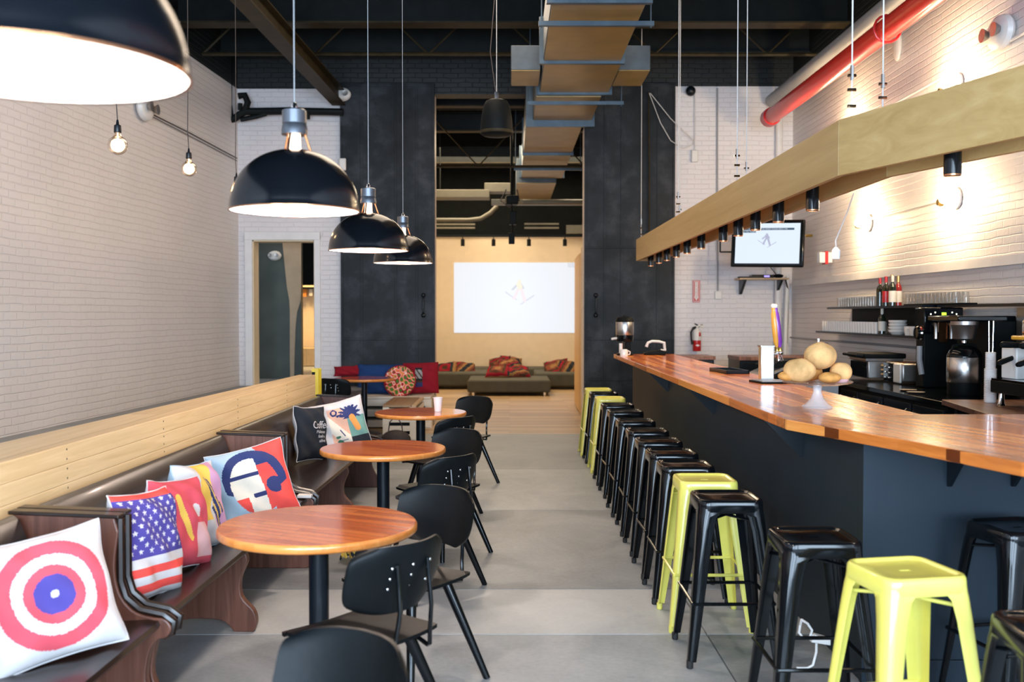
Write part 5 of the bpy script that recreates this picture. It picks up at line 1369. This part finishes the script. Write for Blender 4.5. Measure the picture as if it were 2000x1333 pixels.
# ================================================================ PENDANTS
def make_pendant():
    t = thing('dome_pendant', '', 'pendant lamp')
    r = .2275; H = .215
    prof = [(r, 0)] + [(r * math.cos(a) ** .92, H * math.sin(a)) for a in [PI / 2 * k / 16 * .955 for k in range(1, 17)]]
    MB().lathe([(r - .002, -.004), (r + .0015, -.003)] + prof, 64, cap=False).build('shade', 'lamp_black', t, ang=50)
    MB().lathe([(x - .0035, z - .001) for x, z in prof], 64, cap=False).build('inner_reflector', 'lamp_inner_glow', t, ang=50)
    MB().lathe([(r - .003, -.0045), (r + .002, -.004), (r + .002, .0), (r - .003, .0)], 64, cap=False).build('rim', 'copper', t)
    MB().lathe([(.024, .212), (.030, .20), (.022, .225), (.021, .275), (0, .275)], 20).build('lit_neck', 'neck_glow', t)
    for k in range(3):
        a = R(20 + 120 * k)
        MB().tube([(.062 * math.cos(a), .062 * math.sin(a), .196), (.035 * math.cos(a), .035 * math.sin(a), .28)], .004, 8).build('strut', 'copper', t)
    MB().lathe([(0, .268), (.046, .268), (.046, .285), (.043, .30), (.041, .305), (.043, .307), (.043, .352), (.036, .357), (0, .357)], 32).build('socket_cap', 'lamp_grey', t)
    MB().lathe([(.012, .355), (.012, .366), (.008, .38), (0, .385)], 14).build('cord_grip', 'chrome', t)
    MB().tube([(0, 0, .38), (0, 0, 3.93)], .0022, 8).build('cable', 'grey_plastic', t)
    MB().lathe([(0, 3.95), (.05, 3.95), (.05, 3.99), (0, 3.99)], 20).build('ceiling_rose', 'black_matte', t)
    MB().ball((0, 0, .135), .035, 16, 12, sc=(1, 1, 1.3)).build('bulb', 'bulb_glow', t)
    return t
pd = make_pendant()
for k, (x, y, z, lab) in enumerate(((-.728, 1.54, 1.995, 'huge blurred black dome pendant at the top left, nearest the camera'),
                                    (-.762, 3.55, 1.99, 'black dome pendant over the first round table, second from the camera'),
                                    (-.81, 5.74, 1.99, 'black dome pendant over the second round table, third from the camera'),
                                    (-.82, 7.69, 2.02, 'farthest black dome pendant, overlapping the steel door'))):
    o = pd if k == 0 else copy_tree(pd)
    o.location = (x, y, z); o['label'] = lab; o['group'] = 'dome pendants over the tables'
    lamp('pendant_light', 'SPOT', (x, y, z + .085), 34, (1, .80, .66), spot_size=R(165), spot_blend=.3, shadow_soft_size=.05)
    lamp('pendant_inner_light', 'POINT', (x, y, z + .06), 5, (1, .82, .72), shadow_soft_size=.03)
# bare globe bulbs along the left wall
def make_bulb():
    t = thing('globe_bulb', '', 'hanging bulb')
    MB().ball((0, 0, 0), .0625, 28, 20).build('glass_globe', 'glass_bulb', t)
    MB().lathe([(.03, .055), (.018, .078), (.018, .085), (0, .085)], 18, cap=False).build('bulb_neck', 'glass_bulb', t)
    MB().ball((0, 0, -.005), .010, 14, 10, sc=(1, 1, 1.6)).build('filament', 'filament', t)
    MB().tube([(0, 0, .01), (0, 0, .08)], .005, 8).build('stem', 'neck_glow', t)
    MB().lathe([(0, .08), (.022, .08), (.024, .085), (.022, .128), (.010, .135), (.006, .165), (0, .165)], 20).build('socket', 'black_steel', t)
    MB().tube([(0, 0, .16), (-.008, 0, .3), (-.004, 0, .6), (0, 0, 1.2), (0, 0, 3.2)], .0035, 8).build('cord', 'cord_dark', t)
    return t
gb = make_bulb()
for k, (px_, py_, Y, lab) in enumerate(((230, 284, 6.5, 'lit globe bulb hanging from a dark cord, nearest of the bare bulbs'),
                                        (369, 330, 8.1, 'lit globe bulb hanging in the middle of the left wall bulbs'),
                                        (462, 372, 9.6, 'bare globe bulb mostly hidden behind the second dome pendant'))):
    o = gb if k == 0 else copy_tree(gb)
    o.location = at(px_, py_, Y); o['label'] = lab; o['group'] = 'bare globe bulbs along the left wall'
    lamp('globe_light', 'POINT', o.location, 9, (1, .66, .36), shadow_soft_size=.06)

# ================================================================ FAR END OF THE BAR ROOM
# pallet sofa with loose cushions
t = thing('pallet_sofa', 'whitewashed pallet sofa base against the left steel door', 'sofa', (0, 0, 0))
for k, z in enumerate((.02, .17, .32)):
    MB().bb(-2.95, -1.12, 14.12, 14.88, z, z + .10).build('pallet_board', 'pallet_pale', t, smooth=False, bevel=.004)
for x in (-2.93, -2.35, -1.80, -1.2):
    MB().bb(x, x + .09, 14.14, 14.86, .0, .42).build('pallet_block', 'pallet_pale', t, smooth=False)
MB().bb(-2.95, -1.12, 14.12, 14.88, .425, .45).build('top_board', 'pallet_pale', t, smooth=False, bevel=.004)
plain = lambda u, v: 0
def can(u, v):
    x, y = u + .08, v * 1.0
    if abs(x) < .20 and abs(y) < .62:
        if y > .48: return 1
        if y > -.08: return 2 if int((x + .3) * 12 + (y + 1) * 7) % 3 else 3
        if y > -.22: return 1
        return 3 if y > -.34 else 4
    return 0
def pizza(u, v):
    r = math.hypot(u, v)
    k = (math.sin(12 * u + 4 * v) * math.cos(10 * v - 5 * u) + math.sin(21 * u * v + 8 * u) * .6)
    if r > .93: return 0
    return 1 if k > .75 else 2 if k > .45 else 3 if k > .2 else 4 if k > -.1 else 5 if k > -.4 else 0 if k > -.8 else 6
cushion('flat_red_cushion', 'slim red cushion at the left end of the pallet sofa', at(680, 725, 14.72), (0, -.9, .5), 3, .42, .16, .10, ['f_deepred'], plain, 0, 30, 11)
cushion('blue_cushion', 'large deep blue cushion behind the farthest round table', at(742, 741, 14.66), (0, -.97, .24), 0, .66, .44, .16, ['f_deepblue'], plain, 0, 36, 12, soft=.03)
cushion('red_can_cushion', 'large red cushion with a grey can print at the right end of the sofa', at(822, 739, 14.62), (0, -.97, .24), 2, .52, .46, .16, ['f_deepred', 'f_black', 'f_grey', 'f_brown', 'f_navy'], can, 0, 70, 13, soft=.03)
# round pizza cushion
PZ = at(781, 745, 14.36)
t = thing('pizza_cushion', 'round cushion printed like a pizza, leaning on the sofa cushions', 'cushion', PZ, (R(76), 0, 0))
b = MB(); n = 90; vs = []
for s in (1, -1):
    for j in range(n + 1):
        for i in range(n + 1):
            u = -1 + 2 * i / n; v = -1 + 2 * j / n
            X = u * math.sqrt(1 - v * v / 2); Y_ = v * math.sqrt(1 - u * u / 2); r = min(1, math.hypot(X, Y_))
            vs.append((X * .235, Y_ * .235, s * .06 * (1 - r ** 3) ** .6))
b.v = vs; W = n + 1; Nn = W * W
for j in range(n):
    for i in range(n):
        a = j * W + i; u = -1 + 2 * (i + .5) / n; v = -1 + 2 * (j + .5) / n
        X = u * math.sqrt(1 - v * v / 2); Y_ = v * math.sqrt(1 - u * u / 2)
        b.f.append([a, a + 1, a + W + 1, a + W]); b.m.append(pizza(X, Y_))
        b.f.append([Nn + a, Nn + a + W, Nn + a + W + 1, Nn + a + 1]); b.m.append(0)
b.build('cover', ['f_deepred', 'f_leaf', 'f_orange', 'f_hot', 'f_cream', 'f_hot', 'f_leaf'], t, ang=180)
# pallet coffee table with brown plank top
t = thing('pallet_table', 'pallet coffee table with brown plank top beyond the third table', 'table', (0, 0, 0))
x0, x1, y0, y1 = -1.64, -1.27, 12.85, 14.08
MB().bb(x0, x1, y0, y1, .42, .45).build('top', 'plank_brown', t, smooth=False, bevel=.003)
MB().bb(x1 + .005, x1 + .06, y0, y1, .42, .45).build('edge_board', 'shelf_wood', t, smooth=False, bevel=.003)
for z in (.0, .112, .224, .336): MB().bb(x0, x1 + .06, y0, y0 + .03, z, z + .068).build('pallet_slat', 'pallet_pale', t, smooth=False, bevel=.003)
for z in (.0, .105, .21, .315): MB().bb(x1 + .03, x1 + .06, y0 + .04, y1, z, z + .07).build('pallet_slat', 'pallet_pale', t, smooth=False, bevel=.003)
for x in (x0, x1 - .02): MB().bb(x, x + .08, y0 + .001, y0 + .08, 0, .42).build('pallet_block', 'pallet_pale', t, smooth=False)
MB().bb(x0 + .05, x1, y0 + .1, y1 - .05, .01, .40).build('shade_core', 'beam_black', t, smooth=False)  # black block put in as the shade inside the pallets
# bag on the floor
BG = at(762, 858, 11.6); BG.z = 0
t = thing('shoulder_bag', 'dark bag with a looped handle on the floor behind the second table', 'bag', (-1.36, 11.9, 0))
MB().ball((0, 0, .12), .12, 20, 12, sc=(1.5, .7, 1)).build('bag_body', 'bag_dark', t)
MB().tube([(-.09, 0, .21), (-.075, 0, .33), (-.03, 0, .38), (.03, 0, .37), (.07, 0, .30), (.08, 0, .21)], .007, 8).build('handle', 'bag_dark', t)
t = thing('patterned_cloth', 'yellow and black patterned cloth bundle on the floor beyond the first table', 'cloth', (at(684, 1100, 6.5).x, 6.55, 0))
def cl(u, v): return (u * .055 * (1 + .2 * v) + .03 * v, .03 * math.sin(5 * v + 3 * u), .11 + v * .10 + .01 * math.sin(9 * u))
b = MB(); b.sheet(cl, 16, 24, (0, .03, 0)); 
for i in range(len(b.f)):
    if (i // 5) % 3 == 0: b.m[i] = 1
b.build('cloth_body', ['f_yellow', 'f_black'], t, ang=80)
MB().ball((.07, .01, .035), .035, 12, 8, sc=(1.6, 1, .9)).build('dark_end', 'f_black', t)
# curved plywood partition at the right of the opening
t = thing('plywood_partition', 'warm plywood partition edge just inside the opening at right', 'partition', (0, 0, 0))
b = MB(); pts = [(1.165, 15.5), (1.15, 16.2), (1.155, 17.0), (1.19, 18.2)]
MB().prism(pts + [(p[0] + .05, p[1]) for p in reversed(pts)], 0.02, 2.62).build('panel', 'ply_warm', t, smooth=False)
MB().bb(1.11, 1.19, 15.42, 15.5, 0, 2.66).build('edge_post', 'pine_top', t, smooth=False, bevel=.006)
# upholstered platforms and kilim cushions
def ottoman(x0, x1, y0, y1, z1, label, z0=.07):
    t = thing('upholstered_platform', label, 'ottoman', ((x0 + x1) / 2, (y0 + y1) / 2, 0)); w = (x1 - x0) / 2; d = (y1 - y0) / 2
    MB().bb(-w, w, -d, d, z0, z1).build('cushion_block', 'sofa_top', t, bevel=.045, seg=4)
    for x in (-w + .12, w - .12):
        for y in (-d + .12, d - .12): MB().tube([(x, y, 0), (x, y, z0 + .01)], .03, 12).build('foot', 'chrome', t)
ottoman(-.84, .82, 19.75, 21.2, .32, 'low olive upholstered platform in the middle of the projection room')
ottoman(-2.35, -.42, 21.5, 23.0, .36, 'olive platform at the left of the projection room')
ottoman(.55, 2.6, 21.4, 23.0, .36, 'olive platform at the right behind the plywood partition')
ottoman(-.95, .95, 23.05, 23.95, .38, 'narrow olive platform against the cream wall')
def kilim(seed):
    r = random.Random(seed); a = r.random() * 6
    return lambda u, v: int((abs(u * math.cos(a) + v * math.sin(a)) * 3 + seed) + abs(v - u) * 2) % 5
km = ['f_rust', 'f_brown', 'f_deepred', 'f_black', 'f_ochre']
KC = [(871, 724, 22.2, -.25, 12, .40, 'brown kilim cushion, left one on the left platform', 0), (908, 723, 22.3, .3, -10, .40, 'red and brown kilim cushion, right one on the left platform', 1),
      (975, 713, 23.5, -.3, 14, .42, 'patterned kilim cushion, left one on the rear platform', 2), (1000, 712, 23.6, .3, -12, .42, 'striped kilim cushion, right one on the rear platform', 3),
      (973, 736, 20.7, -.3, 8, .40, 'orange kilim cushion lying left on the middle platform', 4), (1010, 734, 20.8, .3, -8, .42, 'red kilim cushion lying right on the middle platform', 0), (993, 728, 21.0, 0, 5, .36, 'small kilim cushion on top of the middle platform pile', 2),
      (1085, 720, 22.2, -.3, 16, .44, 'dark and red kilim cushion, left one on the right platform', 1), (1112, 722, 22.1, .3, -6, .44, 'tan kilim cushion at the plywood edge on the right platform', 4)]
for k, (px_, py_, Y, nx, rl, w, lab, c0) in enumerate(KC):
    mats = km[c0:] + km[:c0]
    p = at(px_, py_, Y)
    if Y < 21.2: p.z = .42 if k < 6 else .55; nr = (nx * .3, -.35, .93)
    else: nr = (nx, -.65, .70)
    cushion('kilim_cushion', lab, p, nr, rl, w + .12, w + .04, .20, mats, kilim(k + 1), 0, 24, 20 + k, group='kilim cushions on the platforms')
# projected picture on the cream wall
cx_, cz_ = at(1006, 582, 23.985).x, at(1006, 582, 23.985).z
t = thing('projected_picture', 'bright projected picture of a ski jumper on the far cream wall', 'projection', (cx_, 23.985, cz_))
sf = 24 / 1944
w_, h_ = 238 * sf, 137 * sf
def scr(x, y):
    c = jumper(x, y, .62, .07, .13)
    if x > .86 and y > .86 and (x + y) % .06 > .03: return 1
    return {0: 0, 1: 1, 2: 2, 3: 3}[c]
picture('picture', w_, h_, 200, 115, scr, ['screen_white', 'screen_grey', 'screen_tan', 'screen_pink'], t, 0)
# hallway shelf and things seen in the doorway
t = thing('hall_shelf', 'hanging orange and white items glimpsed through the left doorway', 'shelf', at(605, 580, 20.95))
MB().bb(-.35, .3, -.1, .05, .16, .2).build('board', 'beam_black', t, smooth=False)
MB().bb(-.22, -.06, -.06, 0, -.0, .16).build('orange_item', 'f_orange', t, smooth=False)
MB().bb(.0, .07, -.06, 0, .02, .16).build('white_item', 'ceramic', t, smooth=False)
MB().bb(.1, .14, -.06, 0, -.02, .16).build('dark_item', 'bag_dark', t, smooth=False)
q = at(604, 696, 20.8)
o = MB().bb(-.45, .3, -.3, 0, -.17, .17).build('hall_cabinet', 'pine_top', loc=q, smooth=False); tag(o, 'wooden box cabinet on the lit wall beyond the left doorway', 'cabinet')
# white hook and plug by the bar foot
t = thing('white_cable_plug', 'white cable and plug hanging near the bar foot behind a black stool', 'plug', (1.37, 4.50, 0))
MB().tube([(-.03, .03, .22), (-.045, .0, .20), (-.05, 0, .17), (-.03, 0, .145), (.0, 0, .15), (.01, 0, .18), (-.01, 0, .21), (-.03, .03, .22)], .006, 8).build('cable_loop', 'white_plastic', t)
MB().tube([(.01, 0, .16), (.03, 0, .13), (.03, 0, .08), (.015, 0, .02), (-.01, 0, .006), (-.06, 0, .006)], .006, 8).build('cable_drop', 'white_plastic', t)
MB().prism([(.0, .13), (.09, .115), (.09, .145), (.02, .165)], -.02, .02, 'y').build('plug_body', 'white_plastic', t, bevel=.004)
o = MB().bb(-.12, .12, -.15, .15, 0, .12).build('dark_box', 'beam_black', loc=at(1258, 757, 12.2), bevel=.01); o.location = (1.38, 12.75, .0)
bpy.data.objects.remove(o)
